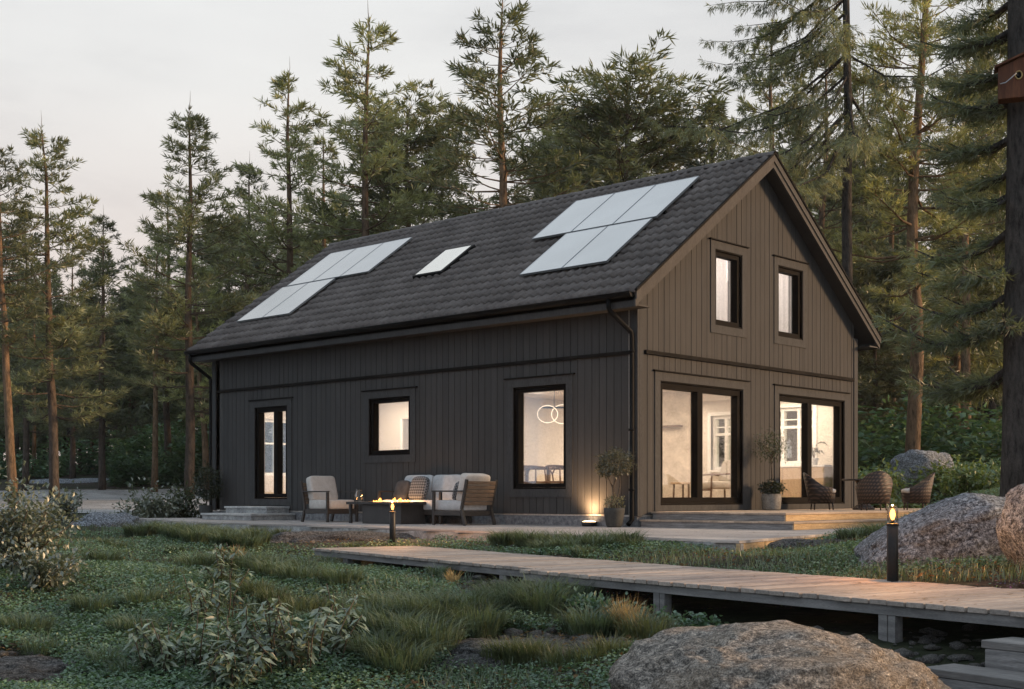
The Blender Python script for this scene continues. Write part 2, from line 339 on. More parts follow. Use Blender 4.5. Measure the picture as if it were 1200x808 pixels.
M_CLOV = foliage('clover_leaves', (.062, .118, .070), (.115, .198, .120), (.225, .31, .20), scale=3., gloss=.06, objvar=0)
M_DRY = foliage('dry_grass', (.32, .23, .13), (.45, .33, .19), (.55, .42, .26), scale=3., gloss=0, objvar=0)
# ------------------------------------------------------------------ camera, sky, sun
cam = bpy.data.cameras.new('camera'); co = bpy.data.objects.new('camera', cam); COL.objects.link(co); SC.camera = co
co.location = (CC[0], CC[1], CZ); co.rotation_euler = (math.pi/2, 0, math.atan2(.6806, .7326))
cam.sensor_width = 36; cam.lens = 36*FOC/1200; cam.shift_y = 177/1200; cam.clip_end = 6000; cam.clip_start = .05
SUN_AZ, SUN_EL = math.radians(40), math.radians(12)       # azimuth measured from +X towards +Y
w = bpy.data.worlds.new('World'); SC.world = w; w.use_nodes = True; nt = w.node_tree; nt.nodes.clear()
out = N(nt, 'ShaderNodeOutputWorld'); bg = N(nt, 'ShaderNodeBackground', Strength=.091)
sky = N(nt, 'ShaderNodeTexSky'); sky.sky_type = 'NISHITA'; sky.sun_disc = False; sky.sun_elevation = SUN_EL; sky.sun_rotation = math.pi/2-SUN_AZ
sky.air_density = 1.; sky.dust_density = 3.
tc = N(nt, 'ShaderNodeTexCoord'); sp = N(nt, 'ShaderNodeSeparateXYZ'); nt.links.new(tc.outputs['Generated'], sp.inputs[0])
grad = ramp(nt, sp.outputs[2], [(0., (9.0, 7.4, 6.5)), (.12, (9.2, 7.95, 7.3)), (.20, (9.4, 8.75, 8.35)), (.30, (9.5, 9.5, 9.4)), (.40, (9.4, 9.6, 9.7)), (.6, (8.5, 9.6, 10.8)), (1., (7.9, 9.5, 11.4))])
yr = N(nt, 'ShaderNodeMapRange'); yr.inputs[1].default_value = .25; yr.inputs[2].default_value = -.35; nt.links.new(sp.outputs[1], yr.inputs[0])
grad = mixc(nt, yr.outputs[0], grad, (7.6, 8.9, 10.6))       # the sky opposite the glow is cooler
mp = N(nt, 'ShaderNodeMapping'); mp.inputs['Scale'].default_value = (1.2, 1.2, 4.5); nt.links.new(tc.outputs['Generated'], mp.inputs[0])
cl = noise_n(nt, mp.outputs[0], 2.2, 6., .6)
cloud = ramp(nt, cl.outputs[0], [(.34, (.89, .885, .89)), (.5, (1., .995, .99)), (.66, (1.05, 1.045, 1.035))])
ov = mixc(nt, 1., grad, cloud, 'MULTIPLY'); skc = mixc(nt, .95, sky.outputs[0], ov)
nt.links.new(skc, bg.inputs[0]); nt.links.new(bg.outputs[0], out.inputs[0])
sl = bpy.data.lights.new('sun', 'SUN'); sl.energy = 5.0; sl.angle = math.radians(10); sl.color = (1., .65, .37)
so = bpy.data.objects.new('sun', sl); COL.objects.link(so)
sd = Vector((math.cos(SUN_AZ)*math.cos(SUN_EL), math.sin(SUN_AZ)*math.cos(SUN_EL), math.sin(SUN_EL)))
so.rotation_euler = sd.to_track_quat('Z', 'Y').to_euler(); so.location = (30, 40, 30)
vs = SC.view_settings; vs.view_transform = 'Standard'; vs.look = 'None'; vs.exposure = 0; vs.gamma = 1; vs.use_curve_mapping = False
SC.render.engine = 'CYCLES'; cy = SC.cycles
cy.use_denoising = True; cy.max_bounces = 6; cy.diffuse_bounces = 3; cy.glossy_bounces = 3; cy.transmission_bounces = 4; cy.transparent_max_bounces = 12
cy.sample_clamp_indirect = 4.; cy.caustics_reflective = False; cy.caustics_refractive = False
def lamp(name, kind, loc, power, col, size=.1, rot=None, parent=None, **kw):
    l = bpy.data.lights.new(name, kind); l.energy = power; l.color = col
    if kind == 'AREA': l.shape = 'RECTANGLE'; l.size, l.size_y = size
    else: l.shadow_soft_size = size
    for k, v in kw.items(): setattr(l, k, v)
    o = bpy.data.objects.new(name, l); COL.objects.link(o); o.location = loc
    if rot: o.rotation_euler = rot
    if parent: o.parent = parent
    return o

# ------------------------------------------------------------------ evening air
m, nt, o = newmat('evening_haze'); pv_ = N(nt, 'ShaderNodeVolumePrincipled', Density=.0002, Anisotropy=.2); pv_.inputs['Color'].default_value = (.95, .96, .97, 1); nt.links.new(pv_.outputs[0], o.inputs['Volume'])
hz_c = rd(0, 60); hb = MB(); hb.obox((hz_c[0], hz_c[1], 14), (CR[0]*900, CR[1]*900, 0), (CF[0]*900, CF[1]*900, 0), (0, 0, 18)); tag(hb.build('haze', m), kind='stuff')
# ------------------------------------------------------------------ ground
CP = [  # (bearing px, photo row, distance)
 (0,808,8.6),(200,808,8.5),(450,808,8.4),(600,790,8.4),(-200,760,8.8),(-300,640,22),(0,740,10.2),(200,745,10.2),(400,745,9.8),(560,745,9.6),(700,770,8.6),(850,790,7.4),(1000,818,6.9),
 (1150,850,6.6),(1300,850,6.6),(806,737,10.0),(1040,757,8.4),(637,702,11.3),(500,700,12),(380,662,16.7),(560,676,13.6),(200,690,12.4),(50,690,12.4),(0,655,16.5),(100,640,19),(250,628,22.5),(380,632,21.2),
 (60,612,27),(-100,612,27),(150,606,31),(0,600,34),(240,600,36),(-300,600,36),(100,586,47),(-200,586,47),(250,586,47),(100,574,62),(-200,574,62),(250,574,62),(100,569,68),(-100,569,68),(300,545,72),(200,545,72),
 (500,639,17.8),(600,641,17),(700,645,15.8),(800,648,14.8),(868,651,14.9),(930,645,15.4),(960,634,17),(1000,628,18),(850,665,12.4),(1000,668,11.8),(1100,668,11.3),(1190,655,11.6),(1300,640,11.6),(1200,694,9.2),(1000,690,10.2),
 (1040,614,20),(1100,590,22.),(1200,580,24),(1300,578,24),(1150,566,33),(1050,566,33),(1300,560,33),(1020,560,40),(1100,545,46),(1250,545,46),(1000,540,60),(1150,535,62),(1350,535,62),(700,560,60),(500,560,60),(400,575,42),(800,560,50)]
_cr = np.array([[(px-600)/FOC*d, d] for px, py, d in CP]); _cz = np.array([zat(py, d) for px, py, d in CP])
for hx, hy in [(-10,2),(-6,2),(-2,2),(-10,6),(-5,6),(-1,6),(2,2),(2,5),(2,8),(-12,0),(-6,-1)]:
    r_, d_ = to_rd(hx, hy); _cr = np.vstack([_cr, [r_, d_]]); _cz = np.append(_cz, -.32)
_S = lambda rdv: np.stack([rdv[:, 0]/np.maximum(rdv[:, 1], 4)*14, np.log(np.maximum(rdv[:, 1], 4))*12], 1)   # work in bearing / log distance
_Q = _S(_cr)
def _phi(r): return r*r*np.log(r+1e-6)
_A = _phi(np.linalg.norm(_Q[:, None]-_Q[None], axis=2))+np.eye(len(_Q))*.6
_P = np.hstack([np.ones((len(_Q), 1)), _Q]); _n = len(_Q)
_sol = np.linalg.solve(np.block([[_A, _P], [_P.T, np.zeros((3, 3))]]), np.concatenate([_cz, np.zeros(3)]))
def H(r, d):
    """ground height at lateral r, distance d (arrays)"""
    r = np.atleast_1d(np.asarray(r, float)).ravel(); d = np.atleast_1d(np.asarray(d, float)).ravel()
    dd = np.clip(d, 6.2, 72); rr = np.clip(r/np.maximum(d, 6.2), -.62, .5)*dd
    Q = _S(np.stack([rr, dd], 1)); z = np.empty(len(Q))
    for i in range(0, len(Q), 20000):
        q = Q[i:i+20000]; z[i:i+20000] = _phi(np.linalg.norm(q[:, None]-_Q[None], axis=2)) @ _sol[:_n] + _sol[_n] + q @ _sol[_n+1:]
    z = z + np.clip(d-72, 0, 60)*.03
    x, y = rd(r, d)
    bumps = .02*np.sin(x*2.3+1.3*np.sin(y*1.7))+.018*np.sin(y*3.1+x*1.1)+.03*np.sin(x*.9-y*.7)
    z = z + bumps*np.clip((30-d)/15, 0, 1)
    z = np.where(foot(x, y), np.minimum(z, -.40), z)
    return np.where(walk_foot(x, y), np.minimum(z, -.42), z)
TERR = [(4.82, -4.36), (4.15, -1.0), (3.85, 9.2), (-.1, 9.2), (-.1, .1), (-12.4, .1), (-15.2, .4), (-15.8, -.5), (-9.8, -2.5), (-3.6, -2.95)]
def inpoly(x, y, poly):
    x = np.asarray(x, float); y = np.asarray(y, float); c = np.zeros(x.shape, bool); n = len(poly)
    for i in range(n):
        (x1, y1), (x2, y2) = poly[i], poly[(i+1) % n]
        t = ((y1 > y) != (y2 > y)); c ^= t & (x < (x2-x1)*(y-y1)/(y2-y1+1e-12)+x1)
    return c
def foot(x, y): return inpoly(x, y, TERR) | ((x > -12.5) & (x < .1) & (y > 0) & (y < 7.7))
W1 = dict(A=(-.43, -6.47), D=(.9600, -.2800), L=5.62, W=1.5, z=-.165)
W2 = dict(A=(5.07, -8.42), D=(.9739, -.2270), L=8.2, W=1.62, z=-.15)
def wp(q, s, n): return (q['A'][0]+q['D'][0]*s-q['D'][1]*n, q['A'][1]+q['D'][1]*s+q['D'][0]*n)
def walk_foot(x, y, m=-.12):
    c = np.zeros(np.shape(x), bool)
    for q in (W1, W2):
        dx, dy = x-q['A'][0], y-q['A'][1]; s = dx*q['D'][0]+dy*q['D'][1]; n = -dx*q['D'][1]+dy*q['D'][0]
        c |= (s > -m) & (s < q['L']+m) & (n > -m) & (n < q['W']+m)
    return c
def hz(px, d): return float(H((px-600)/FOC*d, d)[0])
def geo(a, b, s0, g):
    o = [a]; s = s0
    while o[-1] < b: o.append(o[-1]+s); s *= g
    return o
ds = np.array([-60., -30, -15, -6, 0, 3]+geo(5, 36, .16, 1.004)+geo(36.5, 700, .6, 1.09))
rs = np.array(geo(0, 15, .17, 1.0)+geo(15.3, 700, .5, 1.14)); rs = np.concatenate([-rs[:0:-1], rs])
DG, RG = np.meshgrid(ds, rs, indexing='ij'); zz = H(RG.ravel(), DG.ravel()); xx, yy = rd(RG.ravel(), DG.ravel())
nd, nr = DG.shape; I = np.arange(nd*nr).reshape(nd, nr)
Fq = np.stack([I[:-1, :-1], I[:-1, 1:], I[1:, 1:], I[1:, :-1]], -1).reshape(-1, 4)
def ground_mat():
    m, nt, o = newmat('forest_ground'); v = coords(nt)
    a = noise_n(nt, v, .8, 6., .65); b = noise_n(nt, v, 7., 6., .7); f = noise_n(nt, v, 55., 4., .7)
    vo = N(nt, 'ShaderNodeTexVoronoi', Scale=26.); nt.links.new(v, vo.inputs[0])
    c = ramp(nt, b.outputs[0], [(.33, (.018, .013, .010)), (.5, (.045, .034, .025)), (.66, (.085, .072, .058))])
    moss = ramp(nt, b.outputs[0], [(.35, (.020, .028, .014)), (.65, (.045, .055, .028))])
    c = mixc(nt, ramp(nt, a.outputs[0], [(.42, (0, 0, 0)), (.55, (.85,)*3)]), c, moss)
    peb = ramp(nt, vo.outputs['Distance'], [(.18, (1, 1, 1)), (.3, (0, 0, 0))])
    pm = mixc(nt, 1., peb, ramp(nt, a.outputs[0], [(.38, (.75,)*3), (.5, (0, 0, 0))]), 'MULTIPLY')
    c = mixc(nt, pm, c, mixc(nt, .45, vo.outputs['Color'], (.19, .18, .165)))
    c = mixc(nt, 1., c, ramp(nt, f.outputs[0], [(.3, (.55,)*3), (.7, (1.4,)*3)]), 'MULTIPLY')
    p = N(nt, 'ShaderNodeBsdfPrincipled', Roughness=.95); p.inputs['Specular IOR Level'].default_value = .15
    nt.links.new(c, p.inputs[0]); ad = N(nt, 'ShaderNodeMath', operation='ADD'); nt.links.new(b.outputs[0], ad.inputs[0]); nt.links.new(f.outputs[0], ad.inputs[1])
    nt.links.new(bump(nt, ad.outputs[0], .9, .03), p.inputs['Normal']); nt.links.new(p.outputs[0], o.inputs[0]); return m
M_GROUND = ground_mat()
g = np_mesh('ground', [(np.stack([xx, yy, zz], 1), Fq)], M_GROUND, smooth=True); tag(g, kind='structure')
# gravel yard: a sheet over the ground, left of the house
M_GRAV = surf('gravel', (.20, .195, .185), (.36, .35, .335), 1.1, .95, stretch=(.35, 1, 1), bmp=.8, bscale=25, bdist=.03, fine=.5)
gd = np.array(geo(31.5, 64, .7, 1.03)); gu = np.linspace(-.62, -.12, 60)
GD, GU = np.meshgrid(gd, gu, indexing='ij'); gr_ = (GU*GD)
edge = 2.0*np.sin(GU*30)+1.2*np.sin(GU*71)
GD2 = np.where(GD < 33, GD+edge*.5, np.where(GD > 62, 62.5+edge*.25, GD)); zg = H(gr_.ravel(), GD2.ravel())+.004
# lie on the ground sheet itself
gx, gy = rd(gr_.ravel(), GD2.ravel()); n1, n2 = GD.shape; I2 = np.arange(n1*n2).reshape(n1, n2)
F2 = np.stack([I2[:-1, :-1], I2[:-1, 1:], I2[1:, 1:], I2[1:, :-1]], -1).reshape(-1, 4)
tag(np_mesh('gravel_yard', [(np.stack([gx, gy, zg+.02], 1), F2)], M_GRAV, smooth=True), kind='structure')

# ------------------------------------------------------------------ patio (low terrace round the house)
def patio():
    m = MB(); n = len(TERR)
    low = [(x, y) for x, y in TERR]
    # boards run along x : one box per board, clipped to the outline
    ys = np.arange(-4.36, 9.2, .145)
    for k, y0 in enumerate(ys):
        y1 = y0+.139; ym = (y0+y1)/2
        xs = []
        for i in range(n):
            (xa, ya), (xb, yb) = TERR[i], TERR[(i+1) % n]
            if (ya > ym) != (yb > ym): xs.append(xa+(ym-ya)*(xb-xa)/(yb-ya))
        xs.sort()
        for a, b in zip(xs[::2], xs[1::2]):
            x = a
            while x < b-.02:
                e = min(b, x+3.6+((k*37) % 11)*.12)
                m.box((x+.002, y0, -.03), (e-.002, y1, 0.+((k*7) % 3)*.0012)); x = e
    top = m.build('decking', M_DECK)
    e = MB()
    for i in range(n):
        a, b = Vector((*TERR[i], 0)), Vector((*TERR[(i+1) % n], 0)); d = (b-a).normalized(); nrm = Vector((d.y, -d.x, 0))
        e.bar(a-nrm*.03+Vector((0, 0, -.24)), b-nrm*.03+Vector((0, 0, -.24)), .05, .41, mi=1 if i == 0 else 0)  # gable-side kerb takes the yellow wood, sunlight painted into its colour
    ed = e.build('kerb_edge', [M_CONC, M_EDGESUN])
    root = empty('patio', (0, 0, 0)); tag(root, kind='structure')
    top.parent = root; ed.parent = root
patio()

# ------------------------------------------------------------------ house
LX, LY = 12.28, 7.52; EZ, AZ, OV, OE = 3.86, 6.87, .32, .42; YM = LY/2; SLOPE = (AZ-EZ)/(YM+OE)
house = empty('house', (0, 0, 0), 0, 'dark brown timber house with tiled gable roof and lit windows', 'house')
def roof_z(y): return AZ-abs(y-YM)*SLOPE
FZ = .34                                  # floor level
OPX = [(.62, 3.18, .36, 2.48), (4.43, 6.99, .36, 2.48), (2.27, 3.15, 3.59, 4.95), (4.40, 5.32, 3.58, 4.94)]     # gable, (y0, y1, z0, z1)
OPY = [(-10.66, -9.48, .45, 2.48), (-6.79, -5.56, 1.33, 2.48), (-2.81, -1.55, .64, 2.48)]                      # long wall, (x0, x1, z0, z1)
def strips(u0, u1, w, zb, ztop, ops, gap, breaks=()):
    """vertical strips of a wall: (ua, ub, za, zb_left, zb_right)"""
    cuts = sorted(set([u0, u1, *breaks]+[v for o in ops for v in o[:2] if u0 < v < u1]+list(np.arange(u0, u1, w))))
    cl = [cuts[0]]
    for c in cuts[1:]:
        if c-cl[-1] > 1e-4: cl.append(c)
    r = []
    grid = set(round(v, 4) for v in np.arange(u0, u1, w)) | {round(u1, 4)}
    for a, b in zip(cl[:-1], cl[1:]):
        mid = (a+b)/2; hs = sorted([(o[2], o[3]) for o in ops if o[0] < mid < o[1]])
        ga = gap/2 if round(a, 4) in grid else 0; gb = gap/2 if round(b, 4) in grid else 0
        z = zb
        for h0, h1 in hs:
            if h0 > z+.005: r.append((a+ga, b-gb, z, h0, h0))
            z = h1
        r.append((a+ga, b-gb, z, ztop(a), ztop(b)))
    return r
def wall(plane, ops, u0, u1, zb, ztop, w, gap, v0, v1, mat, name, breaks=(), base=0.):
    m = MB()
    for i, (a, b, z0, za, zb_) in enumerate(strips(u0, u1, w, zb, ztop, ops, gap, breaks)):
        j = ((i*7919) % 5)*.0011 if gap else 0
        if plane == 'X': q = lambda u, v, z: (base+v, u, z)
        else: q = lambda u, v, z: (u, base-v, z)
        o = v1+j
        m.hexa([q(a, v0, z0), q(b, v0, z0), q(b, o, z0), q(a, o, z0), q(a, v0, za), q(b, v0, zb_), q(b, o, zb_), q(a, o, za)])
    return m.build(name, mat, house)
flat = lambda u: 3.98
gab = lambda u: roof_z(u)-.17
wall('X', OPX, 0, LY, .17, gab, 99, 0, -.26, -.028, M_WALLIN, 'gable_wall', (YM,))
wall('Y', OPY, -LX+.26, -.262, .17, flat, 99, 0, -.26, -.028, M_WALLIN, 'long_wall')
wall('X', OPX, .105, LY-.105, .2, gab, .16, .011, -.026, 0, M_CLAD, 'cladding', (YM,))
wall('Y', OPY, -LX+.105, -.105, .2, flat, .16, .011, -.026, 0, M_CLADX, 'cladding')
wall('X', OPX, 0.001, LY-.001, .2, gab, 99, 0, -.0275, -.0268, M_BAND, 'dark_gap_backing', (YM,))  # dark sheet added behind the boards so their gaps read dark
wall('Y', OPY, -LX+.03, -.03, .2, flat, 99, 0, -.0275, -.0268, M_BAND, 'dark_gap_backing')
# far long wall (with two windows seen through the glazed doors) and far gable
OPN = [(-3.45, -2.75, 1.1, 2.32), (-2.05, -.85, 1.2, 2.42)]
wall('Y', OPN, -LX+.26, -.262, .17, flat, 99, 0, -.26, -.028, M_WALLIN, 'long_wall', base=LY-.288)
wall('Y', OPN, -LX+.105, -.105, .2, flat, .17, .007, .0, .026, M_CLADX, 'cladding', base=LY)
OPW = [(1.15, 2.15, 1.0, 2.35)]
wall('X', OPW, 0, LY, .17, gab, 99, 0, .028, .26, M_WALLIN, 'gable_wall', (YM,), base=-LX)
wall('X', OPW, .105, LY-.105, .2, gab, .17, .007, .0, .026, M_CLAD, 'cladding', (YM,), base=-LX)
pl = MB(); pl.box((-LX-.01, -.012, -.36), (.0, .25, .165)); pl.box((-.25, .252, -.36), (.012, LY+.012, .165)); pl.box((-LX-.01, .252, -.36), (-LX+.24, LY+.012, .165)); pl.box((-LX+.242, LY-.24, -.36), (-.252, LY+.01, .165))
pl.build('plinth', M_PLINTH, house)
for (x, y) in ((0, 0), (0, LY), (-LX, 0), (-LX, LY)):       # corner boards
    sx = 1 if x == 0 else -1; sy = -1 if y == 0 else 1
    zt = EZ-.06; tb = MB()
    tb.box((x-sx*.12, y-sy*.03, .18), (x+sx*.022, y+sy*.024, zt))
    tb.box((x-sx*.02, y-sy*.132, .18), (x+sx*.024, y-sy*.032, zt))
    tb.build('corner_board', M_TRIM, house)
MB().box((.0, .19, 2.90), (.045, 7.36, 2.965)).build('string_course', M_BAND, house)
MB().box((-12.08, -.045, 2.885), (-.12, 0., 2.945)).build('string_course', M_BAND, house)
# windows: casing = part 'window', frame and panes = sub-parts
def window(plane, u0, u1, z0, z1, mull=(), side=.155, name='window', head=.15, low=.15, cas=True, fw=.07, rec=.10, frame_m=None, base=0., muntin=None, curtain=False):
    if plane == 'X': q = lambda u, v, z: (base+v, u, z)
    else: q = lambda u, v, z: (u, base-v, z)
    c = MB(); B = lambda m, a, b, mi=0: m.box(q(*a), q(*b), mi)
    B(c, (u0-side, .008, z0-low), (u0, .020, z1)); B(c, (u1, .008, z0-low), (u1+side, .020, z1))
    B(c, (u0, .008, z0-low), (u1, .019, z0-.001)); B(c, (u0-side, .008, z1+.001), (u1+side, .021, z1+head))
    B(c, (u0-side-.05, .0, z1+head+.002), (u1+side+.05, .052, z1+head+.022), 1)
    w_ = c.build(name, [M_TRIM, M_BAND], house)
    f = MB(); a, b = -rec-.07, -rec+.07
    # reveal lining, dark
    B(f, (u0, a-.06, z0), (u0+.022, .004, z1)); B(f, (u1-.022, a-.06, z0), (u1, .004, z1)); B(f, (u0+.022, a-.06, z1-.022), (u1-.022, .004, z1)); B(f, (u0+.022, a-.06, z0), (u1-.022, .006, z0+.03))
    i0, i1, j0, j1 = u0+.024, u1-.024, z0+.032, z1-.024
    B(f, (i0, a, j0), (i0+fw, b, j1)); B(f, (i1-fw, a, j0), (i1, b, j1)); B(f, (i0+fw, a, j1-fw), (i1-fw, b, j1)); B(f, (i0+fw, a, j0), (i1-fw, b, j0+fw))
    cells = []; e = i0+fw
    for mu in mull:
        B(f, (mu-fw*.8, a, j0+fw), (mu+fw*.8, b, j1-fw)); cells.append((e, mu-fw*.8)); e = mu+fw*.8
    cells.append((e, i1-fw)); f.build('frame', frame_m or M_FRAME, w_)
    for (p0, p1) in cells:
        g_ = MB(); B(g_, (p0-.01, -rec-.006, j0+fw-.01), (p1+.01, -rec+.006, j1-fw+.01)); g_.build('pane', M_GLASS, w_)
    return w_
window('X', *OPX[0], mull=(1.86,), name='glazed_door', low=.10, fw=.10)
window('X', *OPX[1], mull=(5.66,), name='glazed_door', low=.10, fw=.10)
window('X', *OPX[2], side=.14, fw=.075); window('X', *OPX[3], side=.14, fw=.075)
window('Y', *OPY[0], mull=(-9.95,), name='glazed_door', low=.14, fw=.085)
window('Y', *OPY[1]); window('Y', *OPY[2])
# far windows (white, with muntins)
for (a, b, z0, z1), nm in ((OPN[0], 1), (OPN[1], 2)):
    f = MB(); y0, y1 = LY-.2, LY-.06; B = lambda p, q_: f.box((p[0], y0, p[1]), (q_[0], y1, q_[1]))
    B((a, z0), (a+.07, z1)); B((b-.07, z0), (b, z1)); B((a+.07, z1-.07), (b-.07, z1)); B((a+.07, z0), (b-.07, z0+.07))
    zt = z1-.45; f.box((a+.07, y0+.01, zt), (b-.07, y1-.01, zt+.06))
    mids = [(a+b)/2] if nm == 1 else [a+(b-a)/3, a+(b-a)*2/3]
    for mm in mids: f.box((mm-.035, y0+.012, z0+.07), (mm+.035, y1-.012, z1-.07))
    f.box((a+.07, y0+.03, z1-.27), (b-.07, y1-.03, z1-.245))
    f.box((a-.08, y0-.09, z0-.08), (a, y0+.02, z1+.08)); f.box((b, y0-.09, z0-.08), (b+.08, y0+.02, z1+.08)); f.box((a, y0-.09, z1), (b, y0+.02, z1+.08)); f.box((a, y0-.11, z0-.05), (b, y0+.02, z0))
    w_ = f.build('window', M_WHITE, house); p_ = MB(); p_.box((a+.05, LY-.14, z0+.05), (b-.05, LY-.13, z1-.05)); p_.build('pane', M_NIGHT, w_)
f = MB(); x0, x1 = -LX+.05, -LX+.15; a, b, z0, z1 = OPW[0]
for (ya, yb, za, zb_) in ((a, a+.07, z0, z1), (b-.07, b, z0, z1), (a+.07, b-.07, z0, z0+.07), (a+.07, b-.07, z1-.07, z1), ((a+b)/2-.035, (a+b)/2+.035, z0+.07, z1-.07)): f.box((x0, ya, za), (x1, yb, zb_))
f.box((x0+.02, a+.07, 1.75), (x1-.02, b-.07, 1.79)); w_ = f.build('window', M_WHITE, house); MB().box((x0+.04, a+.05, z0+.05), (x0+.05, b-.05, z1-.05)).build('pane', M_NIGHT, w_)
# inside
ins = MB(); ins.box((-LX+.262, .262, .17), (-.262, LY-.262, FZ)); ins.build('floor', M_FLOORIN, house)
ins = MB(); ins.box((-LX+.262, .262, 2.66), (-.262, LY-.262, 2.84)); ins.build('ceiling', M_WALLIN, house)
def part_wall(a, b, mat=M_WALLIN): MB().box(a, b).build('partition_wall', mat, house)
part_wall((-5.9, .264, FZ+.002), (-5.78, 5.0, 2.658))
part_wall((-4.6, 4.55, FZ+.002), (-2.05, 4.67, 2.658), M_PLASTER)
part_wall((-9.0, 1.9, FZ+.002), (-7.95, 2.0, 2.658)); part_wall((-7.15, 1.9, FZ+.002), (-5.902, 2.0, 2.658)); part_wall((-7.95, 1.9, 2.2), (-7.15, 2.0, 2.658))
part_wall((-7.95, 3.3, FZ+.002), (-7.15, 3.36, 2.3), M_OAK)
part_wall((-9.1, .264, FZ+.002), (-9.0, 5.0, 2.658)); part_wall((-LX+.264, 2.6, FZ+.002), (-9.102, 2.7, 2.658))
part_wall((-3.4, 1.3, 2.842), (-3.3, LY-1.3, 4.85))
sh = MB(); sh.box((-3.9, 4.38, 1.93), (-2.3, 4.548, 1.965)); sh.build('wall_shelf', M_OAK, house)
for x in (-7.95, -7.15-.07): MB().box((x-.0, 1.885, FZ+.004), (x+.07, 1.898, 2.2)).build('door_lining', M_WHITE, house)
for y0, y1 in ((2.2, 3.22), (4.33, 5.39)):
    cu = MB(); k = 26
    for side_ in (0,):
        vs_ = []
        for i in range(k+1):
            y = y0+(y1-y0)*i/k; x = -.34+.022*math.sin(i*1.45)+.012*math.sin(i*3.3)
            vs_ += [(x, y, 3.45), (x, y, 5.0)]
        cu.add(vs_, [(2*i, 2*i+2, 2*i+3, 2*i+1) for i in range(k)], 0, True)
    cu.build('curtain', M_CURT, house)
# roof: tiles, underlay, soffit, barge boards, fascia
XL, XR = -LX-OV, OV
def tiles(sgn):
    ns, ncrs, roll = 7, 16, .20; nroll = int(round((XR-XL)/roll)); sl = math.hypot(YM+OE+.05, (YM+OE+.05)*SLOPE); cl_ = (sl-.05)/ncrs
    cy_, sy_ = 1/math.hypot(1, SLOPE), SLOPE/math.hypot(1, SLOPE)
    S = np.linspace(XL, XR, nroll*ns+1); ph = ((S-XL)/((XR-XL)/nroll)) % 1.
    prof = np.where(ph < .62, (.036*np.sin(np.pi*ph/.62)), -.008*np.sin(np.pi*(ph-.62)/.38))
    Vs, Fs = [], []; b = 0
    for c in range(ncrs):
        t0, t1 = c*cl_, (c+1)*cl_+.03
        rows = [(t0, .004), (t0, .056), (t1, .006)]; jit = RNG.normal(0, .0008, len(S))
        for (t, lift) in rows:
            h = prof+lift+jit if lift > .02 or t == t1 else prof*0+lift-.005
            yy_ = -(OE+.05)+t*cy_-h*sy_; zz_ = EZ-.05*SLOPE+t*sy_+h*cy_
            if sgn > 0: yy_ = LY-yy_
            Vs.append(np.stack([S, yy_, zz_], 1))
        n_ = len(S); i = np.arange(n_-1)
        for r_ in range(2):
            f_ = np.stack([b+r_*n_+i, b+r_*n_+i+1, b+(r_+1)*n_+i+1, b+(r_+1)*n_+i], 1); Fs.append(f_)
        b += 3*n_
    return np.concatenate(Vs), np.concatenate(Fs)
TV = [tiles(-1), tiles(1)]
roof = np_mesh('roof', TV, M_TILE, house)
rc = MB(); k = 34
for i in range(k):                       # ridge caps
    x0 = XL-.01+(XR-XL+.02)*i/k; x1 = XL-.01+(XR-XL+.02)*(i+1)/k+.03
    vs_ = []
    for x, rr_ in ((x0, .118), (x1, .10)):
        for j in range(9):
            a = math.pi*(j/8); vs_.append((x, YM+rr_*math.cos(a), AZ-.02+rr_*.85*math.sin(a)))
    rc.add(vs_, [(j, j+1, 10+j, 9+j) for j in range(8)], 0, True); rc.add(vs_[:9], [tuple(range(9))])
rc.build('ridge_cap', M_TILE, roof)
sb = MB()                                # boarded deck of the roof, soffit below
for s_ in (-1, 1):
    yE = -OE if s_ < 0 else LY+OE
    for (za, zb_, x0, x1, mi) in ((-.03, -.15, XL+.03, XR-.03, 0),):
        zE, zT = EZ, AZ
        v = [(x0, yE, zE+zb_), (x1, yE, zE+zb_), (x1, YM, zT+zb_), (x0, YM, zT+zb_), (x0, yE, zE+za), (x1, yE, zE+za), (x1, YM, zT+za), (x0, YM, zT+za)]
        sb.hexa(v)
sb.build('soffit', M_SOFFIT, roof)
for x0, s_ in ((XR-.03, 1), (XL-.005, -1)):
    bg_ = MB()
    for yE in (-OE-.03, LY+OE+.03):
        for (o0, o1, dx0, dx1) in ((.005, -.125, .006, .040), (-.128, -.235, -.022, .016)):
            zE = EZ-.03*SLOPE
            a, b_ = x0+dx0, x0+dx1
            bg_.hexa([(a, yE, zE+o1), (b_, yE, zE+o1), (b_, YM, AZ+o1), (a, YM, AZ+o1), (a, yE, zE+o0), (b_, yE, zE+o0), (b_, YM, AZ+o0), (a, YM, AZ+o0)])
    bg_.build('barge_board', M_BARGE, roof)
for x0 in (XR-.02, XL-.03):               # dark verge trim on top of the barge boards
    vt = MB()
    for yE in (-OE-.05, LY+OE+.05):
        zE = EZ-.05*SLOPE
        vt.hexa([(x0, yE, zE+.01), (x0+.05, yE, zE+.01), (x0+.05, YM, AZ+.01), (x0, YM, AZ+.01), (x0, yE, zE+.055), (x0+.05, yE, zE+.055), (x0+.05, YM, AZ+.055), (x0, YM, AZ+.055)])
    vt.build('verge_trim', M_BAND, roof)
for s_ in (-1, 1):
    fa = MB()
    y0 = -OE if s_ < 0 else LY+OE
    fa.box((XL+.035, y0-s_*.0, EZ-.26), (XR-.035, y0-s_*.03, EZ-.02))
    fa.box((XL+.035, y0-s_*.032, EZ-.24), (XR-.035, (-.01 if s_ < 0 else LY+.01)+s_*.02, EZ-.215), 1)
    fa.build('fascia', [M_TRIM, M_SOFFIT], roof)
